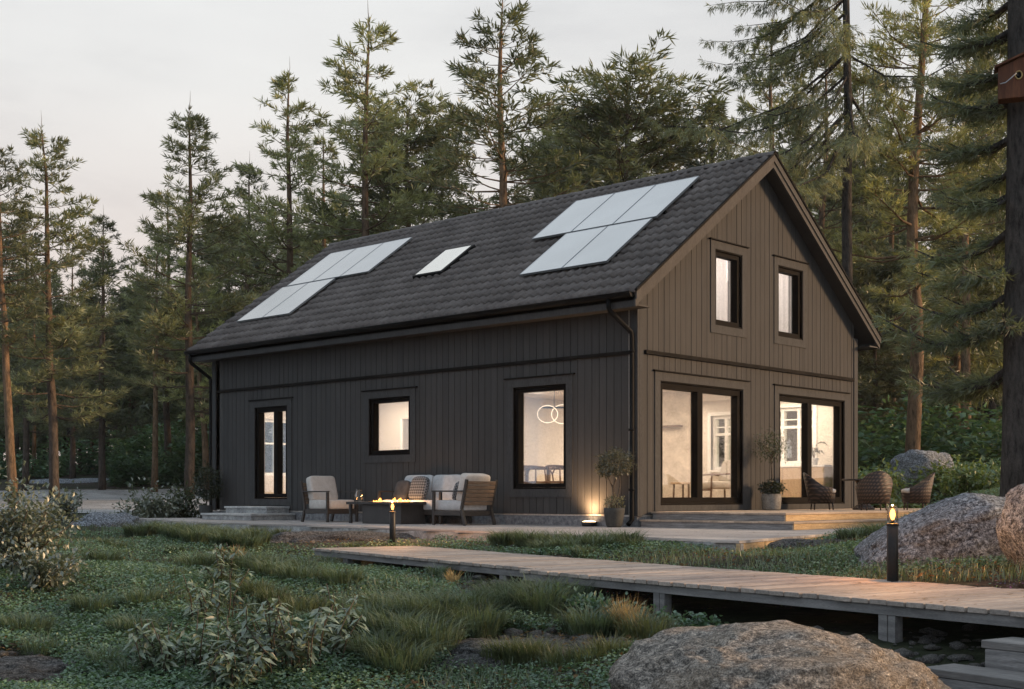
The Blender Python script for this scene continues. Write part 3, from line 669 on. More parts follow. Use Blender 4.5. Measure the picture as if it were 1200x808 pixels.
for s_ in (-1, 1):
    y0 = -OE-.075 if s_ < 0 else LY+OE+.075
    gu_ = MB(); vs_ = []
    for x in (XL-.03, XR-.05):
        for j in range(9):
            a = math.pi+math.pi*j/8; vs_.append((x, y0+.07*math.cos(a), EZ-.03+.08*math.sin(a)))
    gu_.add(vs_, [(j, j+1, 10+j, 9+j) for j in range(8)], 0, True); gu_.add(vs_[:9], [tuple(range(9))]); gu_.add(vs_[9:], [tuple(range(9))])
    gu_.tube([(XL-.03, y0-.07, EZ-.03), (XR-.05, y0-.07, EZ-.03)], .011, 6)
    gu_.build('gutter', M_BLACK, house)
for xe, xw, yw in ((-.22, -.06, -.075), (XL+.12, -LX-.07, -.02)):
    d = MB(); yg = -OE-.075
    d.tube([(xe, yg, EZ-.08), (xe, yg, EZ-.24), (xe+(xw-xe)*.1, yg+.03, EZ-.30), (xw, yw-.02, EZ-.62), (xw, yw, EZ-.72), (xw, yw, .12), (xw-.0, yw-.1, .04)], .042, 10)
    for z in (2.9, 1.6, .6): d.tube([(xw, yw, z), (xw, yw, z+.04)], .052, 10)
    d.build('downpipe', M_BLACK, house)
# skylight
def roof_pt(x, y, off): return Vector((x, y, EZ+SLOPE*(y+OE)+off))
RN = Vector((0, -SLOPE, 1)).normalized(); RU = Vector((0, 1, SLOPE)).normalized()
def roof_box(m, x0, x1, y0, y1, o0, o1, mi=0):
    c = [roof_pt(x0, y0, 0), roof_pt(x1, y0, 0), roof_pt(x1, y1, 0), roof_pt(x0, y1, 0)]
    m.hexa([p+RN*o0 for p in c]+[p+RN*o1 for p in c], mi)
sk = MB(); roof_box(sk, -6.68, -6.58, 1.14, 2.1, .02, .115); roof_box(sk, -5.9, -5.80, 1.14, 2.1, .02, .115); roof_box(sk, -6.58, -5.9, 1.14, 1.22, .02, .115); roof_box(sk, -6.58, -5.9, 2.02, 2.1, .02, .115)
skl = sk.build('skylight', M_BLACK, house); sk = MB(); roof_box(sk, -6.62, -5.86, 1.18, 2.06, .118, .124); sk.build('pane', M_SKYGL, skl)

# solar panels: ten things clamped on the tiles
def panel(label, x0, x1, y0, y1):
    m = MB(); roof_box(m, x0+.006, x1-.006, y0+.006, y1-.006, .125, .129)
    root = m.build('solar_panel', M_PANEL)
    tag(root, label, 'solar panel', 'solar panels on the roof')
    f = MB(); roof_box(f, x0, x0+.012, y0, y1, .09, .131); roof_box(f, x1-.012, x1, y0, y1, .09, .131); roof_box(f, x0+.012, x1-.012, y0, y0+.010, .09, .131); roof_box(f, x0+.012, x1-.012, y1-.010, y1, .09, .131)
    roof_box(f, x0+.013, x1-.013, y0+.011, y1-.011, .095, .12)
    f.build('frame', M_PANELF, root)
    for yy in (y0+.25, y1-.25):
        r_ = MB(); roof_box(r_, x0, x1, yy-.02, yy+.02, .03, .089); r_.build('mounting_rail', M_BLACK, root)
for k in range(3):
    panel(['left end solar panel in the upper row of the roof array nearest the gable', 'middle solar panel in the upper row of the roof array nearest the gable', 'solar panel nearest the roof peak at the gable, right end of the upper row'][k], -3.95+k*1.015, -3.95+k*1.015+1.0, 1.84, 3.20)
    panel(['solar panel at the far left end of the upper row, beside the left roof edge', 'middle solar panel in the upper row of the far left roof array', 'right end solar panel in the upper row of the far left roof array'][k], -11.68+k*.985, -11.68+k*.985+.97, 1.72, 3.05)
for k in range(2):
    panel(['left solar panel in the lower row of the roof array nearest the gable', 'right solar panel in the lower row of the roof array nearest the gable'][k], -3.03+k*1.035, -3.03+k*1.035+1.02, .47, 1.80)
    panel(['lowest left solar panel on the roof, nearest the far left eave corner', 'right solar panel in the two panel lower row of the far left roof array'][k], -11.80+k*.985, -11.80+k*.985+.97, .38, 1.685)
# ------------------------------------------------------------------ steps, deck, boardwalks
M_DECKY = planks_mat('deck_boards_gable', (.36, .28, .21), (.50, .40, .31), axis=0, width=.145, grain=(14, 1.2, 14))
M_STAIRT = planks_mat('stair_boards', (.17, .16, .15), (.27, .26, .245), axis=1, width=.14, grain=(1.2, 14, 14))
root = empty('door_steps', (-10.05, 0, 0), 0, 'two stone steps below the narrow glazed door at the left end', 'steps')
def slab(name, x0, x1, y0, y1, z0, z1, par, side=None):
    m = MB(); px_, py_ = par.location.x, par.location.y
    m.box((x0-px_, y0-py_, z1-.045), (x1-px_, y1-py_, z1)); m.build(name, M_STONE, par, .006)
    m = MB(); m.box((x0+.03-px_, y0+.03-py_, z0), (x1-.03-px_, y1-py_, z1-.046)); m.build('riser', side or M_CONC, par)
slab('tread', -11.0, -9.15, -1.2, -.04, .006, .145, root); slab('tread', -10.9, -9.35, -.66, -.041, .147, .29, root)

root = empty('wooden_deck', (1.3, 4.5, 0), 0, 'stepped pale wooden deck in front of the gable doors', 'deck')
def platform(x1, y0, y1, z0, z1, first):
    m = MB(); x = .04; k = 0
    while x < x1:
        e = min(x+.139, x1); yy = y0
        while yy < y1-.05:
            ye = min(y1, yy+3.1+((k*53) % 7)*.2); m.box((x-1.3, yy+.002-4.5, z1-.028), (e-1.3, ye-.002-4.5, z1-((k*5) % 3)*.001)); yy = ye
        x += .145; k += 1
    m.build('planking', M_DECKY, root)
    m = MB(); m.box((.06-1.3, y0+.02-4.5, z0), (x1-.03-1.3, y0+.045-4.5, z1-.03)); m.build('side_board', M_STEPW, root)  # greyer than the front board: shade of this side put into the colour
    m = MB(); m.box((x1-.05-1.3, y0+.046-4.5, z0), (x1-.022-1.3, y1-4.5, z1-.03)); m.build('front_board', M_EDGESUN, root)  # yellower than the side board: warm sun painted into the wood
platform(2.95, 0.0, 8.8, .004, .125, True); platform(2.62, .32, 8.7, .128, .255, False)

def boardwalk(q, label, posts, name='boardwalk'):
    ang = math.atan2(q['D'][1], q['D'][0])
    root = empty(name, (q['A'][0], q['A'][1], q['z']), ang, label, 'boardwalk')
    m = MB(); s = 0.; k = 0
    while s < q['L']-.02:
        j = random.uniform(-.012, .012); m.hexa([(s+.006, j, -.034), (s+.141, j, -.034), (s+.141, q['W']+j, -.034), (s+.006, q['W']+j, -.034),
            (s+.006, j, random.uniform(-.004, .001)), (s+.141, j, random.uniform(-.004, .001)), (s+.141, q['W']+j, random.uniform(-.004, .001)), (s+.006, q['W']+j, random.uniform(-.004, .001))]); s += .15; k += 1
    m.build('planking', M_WALK, root, .003)
    for n in (.05, q['W']-.05): 
        m = MB(); m.box((.02, n-.025, -.098), (q['L']-.02, n+.025, -.036)); m.build('beam', M_BEAM, root)
    m = MB(); m.box((.02, .08, -.096), (.065, q['W']-.08, -.04)); m.build('beam', M_BEAM, root)
    for s, n in posts:
        x, y = wp(q, s, n); r_, d_ = to_rd(x, y); zg = float(H(r_, d_)[0])-.25-q['z']
        p = MB()
        if n < .5: p.box((s-.075, n-.024, zg), (s-.004, n+.05, -.100)); p.build('post', M_BEAM, root); p = MB(); p.box((s+.004, n-.024, zg), (s+.06, n+.05, -.100))
        else: p.box((s-.05, n-.05, zg), (s+.05, n+.05, -.100))
        p.build('post', M_BEAM, root)
    return root
boardwalk(W1, 'lower far wooden boardwalk running to the fire table terrace', [(1.0, .06), (4.9, .06), (1.0, 1.42), (4.9, 1.42)])
boardwalk(W2, 'near wooden boardwalk raised on posts above the big foreground boulder', [(.28, .055), (1.92, .055), (4.18, .055), (6.6, .055), (.3, 1.55), (2.3, 1.55), (4.2, 1.55), (6.5, 1.55)])
# stairs at the near right end
ang = math.atan2(W2['D'][1], W2['D'][0])
ox, oy = at(1153, 7.32); st = empty('wooden_stairs', (ox, oy, 0), ang, 'grey wooden stairs at the bottom right leading up to the boardwalk', 'stairs')
def tread(x0, x1, y0, y1, z):
    m = MB(); n = 2; dy = (y1-y0)/n
    for k in range(n): m.box((x0, y0+k*dy+.003, z-.045), (x1, y0+(k+1)*dy-.003, z))
    m.build('tread', M_STAIRT, st, .004)
tread(-.0, 1.7, -.03, .27, -.295); tread(-.17, 1.7, -.34, -.04, -.445); tread(-.3, 1.7, -.65, -.35, -.60)
m = MB(); m.box((.13, .27, -.342), (1.7, .30, -.19)); m.build('riser', M_STEPW, st)
m = MB(); m.box((.03, -.03, -.66), (1.7, .0, -.342)); m.build('riser', M_STEPW, st)
m = MB(); m.box((-.14, -.34, -.85), (1.7, -.31, -.492)); m.build('riser', M_STEPW, st)
for (x, ya, yb, zt) in ((.035, .0, .27, -.342), (-.135, -.31, -.031, -.492)):
    m = MB(); m.box((x, ya+.001, -.9), (x+.035, yb, zt)); m.build('stringer', M_STEPW, st)

# ------------------------------------------------------------------ lamps
def bollard(x, y, z, label, h=.60):
    root = empty('bollard_lamp', (x, y, z), 0, label, 'lamp', 'bollard lamps beside the boardwalk')
    r_, d_ = to_rd(x, y); zb = -.35
    m = MB(); m.lathe([(0, zb), (.044, zb), (.044, h-.155), (.041, h-.15), (0, h-.15)], n=28); m.build('post', M_STEEL, root)
    m = MB(); m.lathe([(.046, h-.165), (.049, h-.163), (.049, h-.147), (.046, h-.145), (.03, h-.143)], n=28); m.build('collar', M_STEEL, root)
    m = MB(); m.lathe([(.042, h-.145), (.043, h-.05), (.040, h-.02), (.030, h-.008), (.012, h), (0, h+.001)], n=24); m.build('glass', M_LGLASS, root)
    m = MB(); m.lathe([(0, h-.145), (.016, h-.143), (.016, h-.125), (.012, h-.12), (0, h-.12)], n=14); m.build('socket', M_STEEL, root)
    m = MB(); m.lathe([(0, h-.118), (.010, h-.115), (.019, h-.09), (.021, h-.07), (.016, h-.045), (.006, h-.03), (0, h-.028)], n=16); m.build('bulb', M_BULB, root)
    lamp('lamp_light', 'POINT', (0, 0, h+.012), 62., (1., .42, .11), .02, parent=root)
    return root
x, y = at(460, 18.35); bollard(x, y, -.16, 'black bollard lamp in front of the fire table, smaller in view', .60)
x, y = at(1046, 10.18); bollard(x, y, -.15, 'black bollard lamp by the right boulder at the near boardwalk')
# uplight against the wall
u = empty('uplight', (-.93, -.13, 0), 0, 'small glowing uplight at the foot of the dark long wall', 'lamp')
m = MB(); m.lathe([(0, .002), (.12, .002), (.125, .02), (.135, .075), (.12, .078)], n=28); m.build('housing', M_STEEL, u)
m = MB(); m.lathe([(.118, .077), (.10, .088), (.05, .096), (0, .098)], n=28); m.build('lens', M_UPL, u)
lamp('uplight_beam', 'SPOT', (0, -.02, 0.17), 170., (1., .60, .30), .16, rot=(math.radians(180-24), 0, 0), parent=u, spot_size=math.radians(130), spot_blend=.9)

# ------------------------------------------------------------------ terrace furniture
def armchair(label, x, y, rz, c_seat, c_back, w=.80, name='armchair', cat='armchair', group='slat backed garden chairs', pillow=None):
    """faces local +X"""
    root = empty(name, (x, y, .004), rz, label, cat, group); hw = w/2
    for s in (-1, 1):
        m = MB(); m.bar((.37, s*(hw-.03), 0), (.37, s*(hw-.03), .585), .05, .05, (1, 0, 0)); m.build('leg', M_FURN, root, .004)
        m = MB(); m.bar((-.42, s*(hw-.03), 0), (-.33, s*(hw-.03), .28), .05, .055, (1, 0, 0)); m.bar((-.33, s*(hw-.03), .28), (-.46, s*(hw-.03), .80), .045, .05, (1, 0, 0)); m.build('leg', M_FURN, root, .004)
        m = MB(); m.box((-.40, s*(hw-.03)-.032, .587), (.40, s*(hw-.03)+.032, .612)); m.build('armrest', M_FURN, root, .005)
        m = MB(); m.box((-.31, s*(hw-.03)-.018, .17), (.344, s*(hw-.03)+.018, .25)); m.build('side_rail', M_FURN, root, .004)
    m = MB(); m.box((.35, -hw+.056, .16), (.385, hw-.056, .25)); m.build('seat_rail', M_FURN, root, .004)
    m = MB(); m.box((-.34, -hw+.056, .16), (-.31, hw-.056, .25)); m.build('seat_rail', M_FURN, root, .004)
    m = MB()
    for k in range(7):
        z = .31+k*.072; xx = -.345-(z-.28)*.25
        if k == 0: continue
        m.bar((xx, -hw+.055, z), (xx, hw-.055, z), .022, .062, (-.24, 0, 1))
    m.build('back_slats', M_SLAT, root, .003)
    n = 1 if w < 1.2 else 2; cw = (w-.14)/n
    for k in range(n):
        yc = -hw+.07+cw*(k+.5)
        m = MB(); m.puff((.04, yc, .345), .36, cw/2-.005, .095, e=.2); m.build('seat_cushion', c_seat, root)
        m = MB(); R_ = Matrix.Rotation(math.radians(-15), 3, 'Y'); m.puff((-.26, yc, .655), .085, cw/2-.005, .255, R_, e=.24, wob=.035); m.build('back_cushion', c_back, root)
    return root
armchair('cream cushioned armchair left of the fire table, seen from its front', -7.02, -.82, 0, M_CUSH, M_CUSH)
armchair('armchair right of the fire table with its wooden slatted back turned outwards', -3.2, -.9, math.pi, M_CUSHG, M_CUSH)
sofa = armchair('light grey garden sofa against the dark wall behind the fire table', -4.72, -.44, -math.pi/2, M_CUSHG, M_CUSHG, w=1.75, name='sofa', cat='sofa', group='garden seating')
del sofa['group']
def pillow(label, x, y, z, rz, tilt, mat, s=.22, th=.07):
    m = MB(); m.puff((0, 0, 0), th, s, s, e=.55); o = m.build('pillow', mat); tag(o, label, 'pillow', 'pillows on the terrace seating'); o.location = (x, y, z); o.rotation_euler = (0, tilt, rz); return o
pillow('dark patterned pillow leaning on the left half of the sofa', -4.78, -.50, .66, -math.pi/2, -.30, M_PILP, .235)
pillow('plain charcoal pillow at the left end of the sofa behind the flames', -5.28, -.46, .62, -math.pi/2, -.30, M_PILD, .2)
pillow('grey pillow standing against the inside of the slat backed armchair', -3.42, -.72, .60, math.pi, -.35, M_PILP, .19)
ft = empty('fire_table', (-4.9, -1.1, .004), 0, 'dark rectangular fire table with flames along its top', 'fire table')
m = MB(); m.box((-.47, -.30, 0), (.60, .30, .355)); m.build('base', M_TABLE, ft, .006)
m = MB()
for a, b in (((-.86, -.37, .357), (.68, -.14, .405)), ((-.86, .14, .357), (.68, .37, .405)), ((-.86, -.139, .357), (-.62, .139, .405)), ((.56, -.139, .357), (.68, .139, .405))): m.box(a, b)
m.build('table_top', M_TABLE, ft, .004)
m = MB(); m.box((-.62, -.138, .358), (.56, .138, .375)); m.build('burner_tray', M_BLACK, ft)
m = MB(); m.bar((-.80, -.30, 0), (-.80, -.30, .356), .05, .05, (1, 0, 0)); m.build('leg', M_TABLE, ft); m = MB(); m.bar((-.80, .30, 0), (-.80, .30, .356), .05, .05, (1, 0, 0)); m.build('leg', M_TABLE, ft)
m = MB()
for k in range(70):
    a = (random.uniform(-.60, .54), random.uniform(-.125, .125), .385); s = random.uniform(.014, .026); m.puff(a, s, s*.8, s*.7, e=.8, nu=7, nv=4)
m.build('lava_stones', M_ROCKD, ft)
for k, (fx, fh) in enumerate(((-.44, .07), (-.30, .10), (.10, .12), (.27, .10), (.42, .07))):
    m = MB()
    for j in range(3):
        ox = fx+random.uniform(-.035, .035); oy = random.uniform(-.03, .03); hh = fh*random.uniform(.6, 1.1); ph = random.uniform(0, 6)
        m.tube([(ox+.018*math.sin(ph+t*4)*t, oy+.014*math.cos(ph+t*5)*t, .375+hh*t) for t in (0, .15, .35, .6, .8, 1)], [.012, .026, .028, .017, .008, .001], 8)
    m.build('flame', M_FLAME, ft)
lamp('fire_light', 'AREA', (0, 0, .56), 34., (1., .50, .19), (1.0, .16), parent=ft)
lamp('fire_light', 'POINT', (.0, -.02, .58), 14., (1., .50, .19), .1, parent=ft)
jg = empty('glass_jug', (-5.60, -1.28, .411), 0, 'clear glass jug on the left part of the fire table', 'jug')
m = MB(); m.lathe([(0, .002), (.07, .004), (.085, .05), (.082, .13), (.06, .20), (.062, .235), (.058, .235), (.055, .20), (.077, .13), (.08, .05), (.066, .01), (0, .008)], n=24); m.build('body', M_LGLASS, jg)
m = MB(); m.tube([(-.06, 0, .20), (-.11, 0, .19), (-.125, 0, .12), (-.08, 0, .06)], .008, 8); m.build('handle', M_LGLASS, jg)

# wicker chairs and table on the deck
def wicker_chair(label, x, y, rz):
    root = empty('wicker_chair', (x, y, .256), rz, label, 'chair', 'wicker chairs on the deck'); m = MB(); n = 26      # faces local +X
    rows = []
    for i in range(n+1):                       # shell: back and sloping arms in one sweep
        a = math.radians(60+240*i/n); c = math.cos(a); s_ = math.sin(a)
        back = max(0, -c); top = .43+.27*back**1.4-.04*max(0, c); fl = .06*back
        rows.append([(.25*c*1.02, .28*s_, .12), (.29*c, .31*s_, .34), ((.30+fl)*c, (.33+fl*.3)*s_, top), ((.285+fl)*c, (.315+fl*.3)*s_, top+.012), (.262*c, .282*s_, .34), (.225*c, .252*s_, .13)])
    vs_ = [p for r_ in rows for p in r_]; k = 6
    m.add(vs_, [(i*k+j, (i+1)*k+j, (i+1)*k+(j+1) % k, i*k+(j+1) % k) for i in range(n) for j in range(k)], 0, True)
    m.add(rows[0], [tuple(range(k))]); m.add(rows[-1], [tuple(range(k-1, -1, -1))]); m.build('shell', M_WICK, root)
    m = MB(); m.lathe([(0, .12), (.21, .12), (.235, .15), (.25, .30), (.24, .315), (0, .315)], n=28); m.build('seat', M_WICK, root)
    m = MB(); m.puff((.01, 0, .355), .235, .24, .05, e=.5); m.build('seat_cushion', M_CUSH, root)
    for a in (45, 135, 225, 315):
        c, s_ = math.cos(math.radians(a)), math.sin(math.radians(a)); m = MB(); m.tube([(.25*c, .25*s_, 0), (.235*c, .235*s_, .14)], [.012, .016], 8); m.build('leg', M_WICK, root)
    return root
wicker_chair('wicker chair in front of the right glazed door, seen from its side', .66, 4.92, math.radians(40))
wicker_chair('wicker chair with its tall back turned to the viewer beside the house corner', 1.98, 4.43, math.radians(133))
wicker_chair('wicker chair partly hidden behind the boulder and the lamp', 2.05, 5.95, math.radians(215))
tb_ = empty('wicker_table', (1.22, 5.5, .256), 0, 'round brown wicker table among the deck chairs', 'table')
m = MB(); m.lathe([(0, .555), (.40, .555), (.41, .57), (.40, .585), (0, .585)], n=36); m.build('table_top', M_WICK, tb_)
m = MB(); m.lathe([(0, .0), (.20, .0), (.21, .02), (.10, .12), (.085, .40), (.16, .554), (0, .554)], n=24); m.build('pedestal', M_WICK, tb_)

# ------------------------------------------------------------------ things inside, seen through the glass
pd = empty('pendant_lamp', (-3.62, 2.05, 2.26), math.radians(43), 'glowing looped pendant lamp behind the tall window of the long wall', 'lamp')
m = MB(); m.tube([(0, 0, .0), (0, 0, .40)], .006, 8); m.lathe([(0, .36), (.06, .36), (.06, .395), (0, .398)], n=20); m.build('rod', M_BLACK, pd)
m = MB(); m.bar((-.28, 0, 0), (.42, 0, 0), .03, .03); m.build('bar', M_BLACK, pd)
m = MB()
for cx_, rr_ in ((-.13, .20), (.17, .22)):
    m.tube([(cx_+rr_*math.cos(a), .01*cx_*10, -.13+rr_*.85*math.sin(a)) for a in np.linspace(0, 2*math.pi, 40)], .007, 8, cap=False)
m.build('light_loop', M_LED, pd)
def dining_chair(label, x, y, rz):
    root = empty('dining_chair', (x, y, FZ+.002), rz, label, 'chair', 'dining chairs inside')       # faces +Y
    m = MB(); m.box((-.23, -.21, .42), (.23, .22, .455)); m.build('seat', M_OAK, root, .008)
    for sx in (-1, 1):
        m = MB(); m.tube([(sx*.20, .19, 0), (sx*.195, .18, .42)], [.014, .018], 8); m.build('leg', M_OAK, root)
        m = MB(); m.tube([(sx*.20, -.22, 0), (sx*.19, -.19, .42), (sx*.21, -.22, .70)], [.014, .018, .014], 8); m.build('leg', M_OAK, root)
    m = MB(); m.tube([(.30*math.cos(a), -.0+.24*math.sin(a), .71+.03*math.sin(-a)) for a in np.linspace(math.radians(170), math.radians(370), 18)], .02, 8); m.build('back_rail', M_OAK, root)
    m = MB(); m.tube([(0, -.19, .45), (0, -.215, .58), (-.09, -.22, .71)], .014, 8); m.tube([(0, -.215, .58), (.09, -.22, .71)], .014, 8); m.build('splat', M_OAK, root)
dining_chair('wooden dining chair behind the tall window, left of its pair', -3.42, 1.22, .1)
dining_chair('wooden dining chair behind the tall window, right of its pair', -2.76, 1.25, -.1)
dt = empty('dining_table', (-3.2, 2.1, FZ+.002), 0, 'oak dining table behind the tall window of the long wall', 'table')
m = MB(); m.box((-1.0, -.42, .70), (1.0, .42, .74)); m.build('table_top', M_OAK, dt, .006)
for sx in (-1, 1):
    for sy in (-1, 1): m = MB(); m.bar((sx*.9, sy*.33, 0), (sx*.9, sy*.33, .699), .06, .06, (1, 0, 0)); m.build('leg', M_OAK, dt)
ac = empty('lounge_chair', (-1.95, 5.25, FZ+.002), math.radians(-30), 'light wood lounge chair with cream cushions behind the left gable door', 'armchair')
m = MB(); m.puff((0, .02, .40), .30, .30, .08, e=.3); m.build('seat_cushion', M_CUSH, ac)
m = MB(); m.puff((0, .27, .68), .29, .07, .24, Matrix.Rotation(math.radians(-14), 3, 'X'), e=.35); m.build('back_cushion', M_CUSH, ac)
for sx in (-1, 1):
    m = MB(); m.tube([(sx*.34, -.30, 0), (sx*.34, -.28, .60), (sx*.35, .1, .63), (sx*.34, .34, .58), (sx*.33, .36, .88)], .022, 8); m.build('arm_frame', M_OAK, ac)
    m = MB(); m.tube([(sx*.34, .36, 0), (sx*.34, .34, .58)], .02, 8); m.build('leg', M_OAK, ac)
m = MB(); m.tube([(-.34, -.28, .30), (.34, -.28, .30)], .02, 8); m.build('cross_rail', M_OAK, ac)
m = MB(); m.tube([(-.33, .36, .86), (.33, .36, .86)], .022, 8); m.build('cross_rail', M_OAK, ac)
sd_ = empty('side_table', (-1.35, 3.3, FZ+.002), 0, 'low light wood stool near the middle post of the left gable door', 'stool')
m = MB(); m.box((-.22, -.2, .40), (.22, .2, .44)); m.build('top', M_OAKL, sd_, .006)
for sx in (-1, 1):
    for sy in (-1, 1): m = MB(); m.tube([(sx*.18, sy*.16, 0), (sx*.17, sy*.15, .40)], .018, 8); m.build('leg', M_OAK, sd_)
cb = empty('kitchen_cabinet', (-1.25, 6.98, FZ+.002), 0, 'light oak cabinet under the white window behind the right gable door', 'cabinet')
m = MB(); m.box((-1.0, -.25, .08), (.95, .25, .78)); m.box((-.96, -.2, 0), (.9, .24, .079)); m.build('body', M_OAKL, cb)
for k in range(4): m = MB(); m.box((-.99+k*.485, -.272, .10), (-.99+k*.485+.475, -.252, .765)); m.build('door', M_OAKL, cb, .004)
m = MB(); m.box((-1.02, -.28, .782), (.97, .25, .82)); m.build('worktop', M_WHITE, cb)
ip = empty('house_plant', (-.62, 6.85, FZ+.824), 0, 'dark leafed pot plant on the cabinet behind the right gable door', 'plant')
m = MB(); m.lathe([(0, 0), (.08, 0), (.11, .14), (.10, .145), (.09, .12), (0, .12)], n=20); m.build('pot', M_WHITE, ip)
m = MB()
for k in range(11):
    a = k*2.4; t = Vector((math.cos(a), math.sin(a), 0)); hh = .25+.06*(k % 5); L_ = .20+.03*(k % 4)
    m.tube([(0, 0, .12), t*.06+Vector((0, 0, hh))], .005, 5, mi=1)
    b_ = t*.06+Vector((0, 0, hh)); s_ = Vector((-t.y, t.x, 0))*.055; mid = b_+t*L_*.5+Vector((0, 0, .06)); tip = b_+t*L_+Vector((0, 0, -.05))
    m.add([b_, mid+s_, tip, mid-s_, mid+Vector((0, 0, -.02))], [(0, 1, 4), (1, 2, 4), (2, 3, 4), (3, 0, 4)])
m.build('leaves', [M_LEAFD, M_STEM], ip)
# room lights (ceiling lamps of the lit rooms)
WARM = (1., .82, .62)
for (x, y, p, sx_, sy_) in ((-1.3, 2.2, 130, 1.6, 2.4), (-1.2, 5.9, 130, 1.6, 2.0), (-3.8, 2.4, 120, 2.0, 2.0), (-7.4, .95, 75, 1.6, .8), (-7.4, 3.0, 50, 1.2, 1.2), (-10.6, 1.3, 100, 1.6, 1.2), (-4.2, 6.2, 70, 1.5, 1.0)):
    lamp('room_light', 'AREA', (x, y, 2.64), p, WARM, (sx_, sy_))
lamp('room_light', 'AREA', (-1.6, 2.75, 5.1), 75, (1., .92, .86), (1.0, 1.0), rot=(0, math.radians(-50), 0)); lamp('room_light', 'AREA', (-1.6, 4.85, 5.1), 75, (1., .92, .86), (1.0, 1.0), rot=(0, math.radians(-50), 0))
# ------------------------------------------------------------------ rocks
def boulder(name, label, cat, px, d, rx, ry, z0, z1, mat, seed=0, amp=.16, rz=0., sub=5, shape=None, group=None, e=.8):
    x, y = at(px, d); root_ang = math.atan2(CR[1], CR[0])+rz
    bm = bmesh.new(); bmesh.ops.create_icosphere(bm, subdivisions=sub, radius=1.)
    so_ = Vector((seed*13.7, seed*7.1, seed*3.3)); hz_ = (z1-z0)/2
    sg = lambda q: math.copysign(abs(q)**e, q)
    for v in bm.verts:
        p = v.co.copy(); n = p.normalized()
        q = Vector((sg(p.x), sg(p.y), sg(p.z)))
        f = 1+amp*noise.noise(n*1.1+so_)+amp*.55*noise.noise(n*2.6+so_)+amp*.30*noise.noise(n*6+so_)+amp*.16*noise.noise(n*14+so_)+amp*.07*noise.noise(n*33+so_)
        # a few flat faces
        rid = noise.cell(n*1.5+so_)*amp*.4
        q *= f+rid*.3
        if shape: q = shape(q)
        v.co = (q.x*rx, q.y*ry, q.z*hz_)
    me = bpy.data.meshes.new(name); bm.to_mesh(me); bm.free()
    me.polygons.foreach_set('use_smooth', [True]*len(me.polygons))
    o = link_mesh(name, me, mat); o.location = (x, y, (z0+z1)/2); o.rotation_euler = (0, 0, root_ang)
    return tag(o, label, cat, group)
def sh1(q):
    # low on the left, undercut on the right
    t = min(1, max(0, (q.x+1.05)/1.1)); q.z = q.z*(.45+.55*t**.7)-(1-t)*.40
    if q.x > .15 and q.z < 0: q.y = q.y+(q.x-.15)*.9*(-q.z)*1.
    return q
boulder('boulder', 'big grey speckled boulder behind the bollard lamp at the right', 'boulder', 1126, 12.1, 1.0, .75, -.50, .56, M_ROCKG, 3, .15, shape=sh1, sub=6)
def sh2(q):
    if q.z < .1: q.x = q.x+.75*(.1-q.z)*.6; q.y += .35*(.1-q.z)
    return q
boulder('boulder', 'rounded boulder cut off by the right edge of the photo', 'boulder', 1256, 10.3, .56, .5, -.35, .70, M_ROCKG, 8, .15, shape=sh2)
boulder('boulder', 'large flat topped tan boulder in the foreground below the boardwalk', 'boulder', 905, 6.75, .88, .72, -1.15, -.165, M_ROCKW, 5, .15, e=.75, sub=6)
boulder('boulder', 'grey boulder among bright green bushes behind the deck', 'boulder', 1078, 32, .72, .6, zat(575, 32), zat(529, 32), M_ROCKG, 11, .2)
boulder('rock_outcrop', 'flat dark rock outcrop in front of the patio edge below the armchair', 'rock', 395, 20.3, 1.4, .7, -.62, -.03, M_ROCKD, 21, .22)
boulder('rock_outcrop', 'flat rock outcrop right behind the far bollard lamp at the patio edge', 'rock', 520, 18.9, .95, .5, -.55, -.13, M_ROCKD, 22, .22)
boulder('rock_outcrop', 'pale flat rock in the grass left of the steps end of the patio', 'rock', 128, 26.5, .8, .4, zat(640, 26.5)-.2, zat(604, 26.5), M_ROCKG, 23, .25)
boulder('rock_outcrop', 'flat stony outcrop among tufts of grass below the start of the near boardwalk', 'rock', 640, 9.1, .85, .5, -.80, -.50, M_ROCKD, 24, .24)
boulder('rock_outcrop', 'weathered rock slab at the bottom left corner of the photo', 'rock', 15, 8.9, .5, .4, -.95, -.62, M_ROCKD, 25, .25)
boulder('rock_outcrop', 'small mossy rock showing through the clover near the middle of the slope', 'rock', 575, 12.4, .45, .3, -.60, -.37, M_ROCKD, 26, .25)
boulder('rock_outcrop', 'long low rock showing through the grass left of the pale shrub', 'rock', 195, 15.3, .6, .3, zat(690, 15.3)-.12, zat(672, 15.3), M_ROCKG, 27, .25)
boulder('rock_outcrop', 'rock slab at the right end of the patio beside the big boulder', 'rock', 955, 15.9, .75, .5, -.5, -.02, M_ROCKD, 28, .2)
boulder('rock_bank', 'low grey rock bank behind the gravel yard', 'rock', 120, 69, 4.6, 1.2, zat(590, 69), zat(561, 69), M_ROCKG, 31, .25)
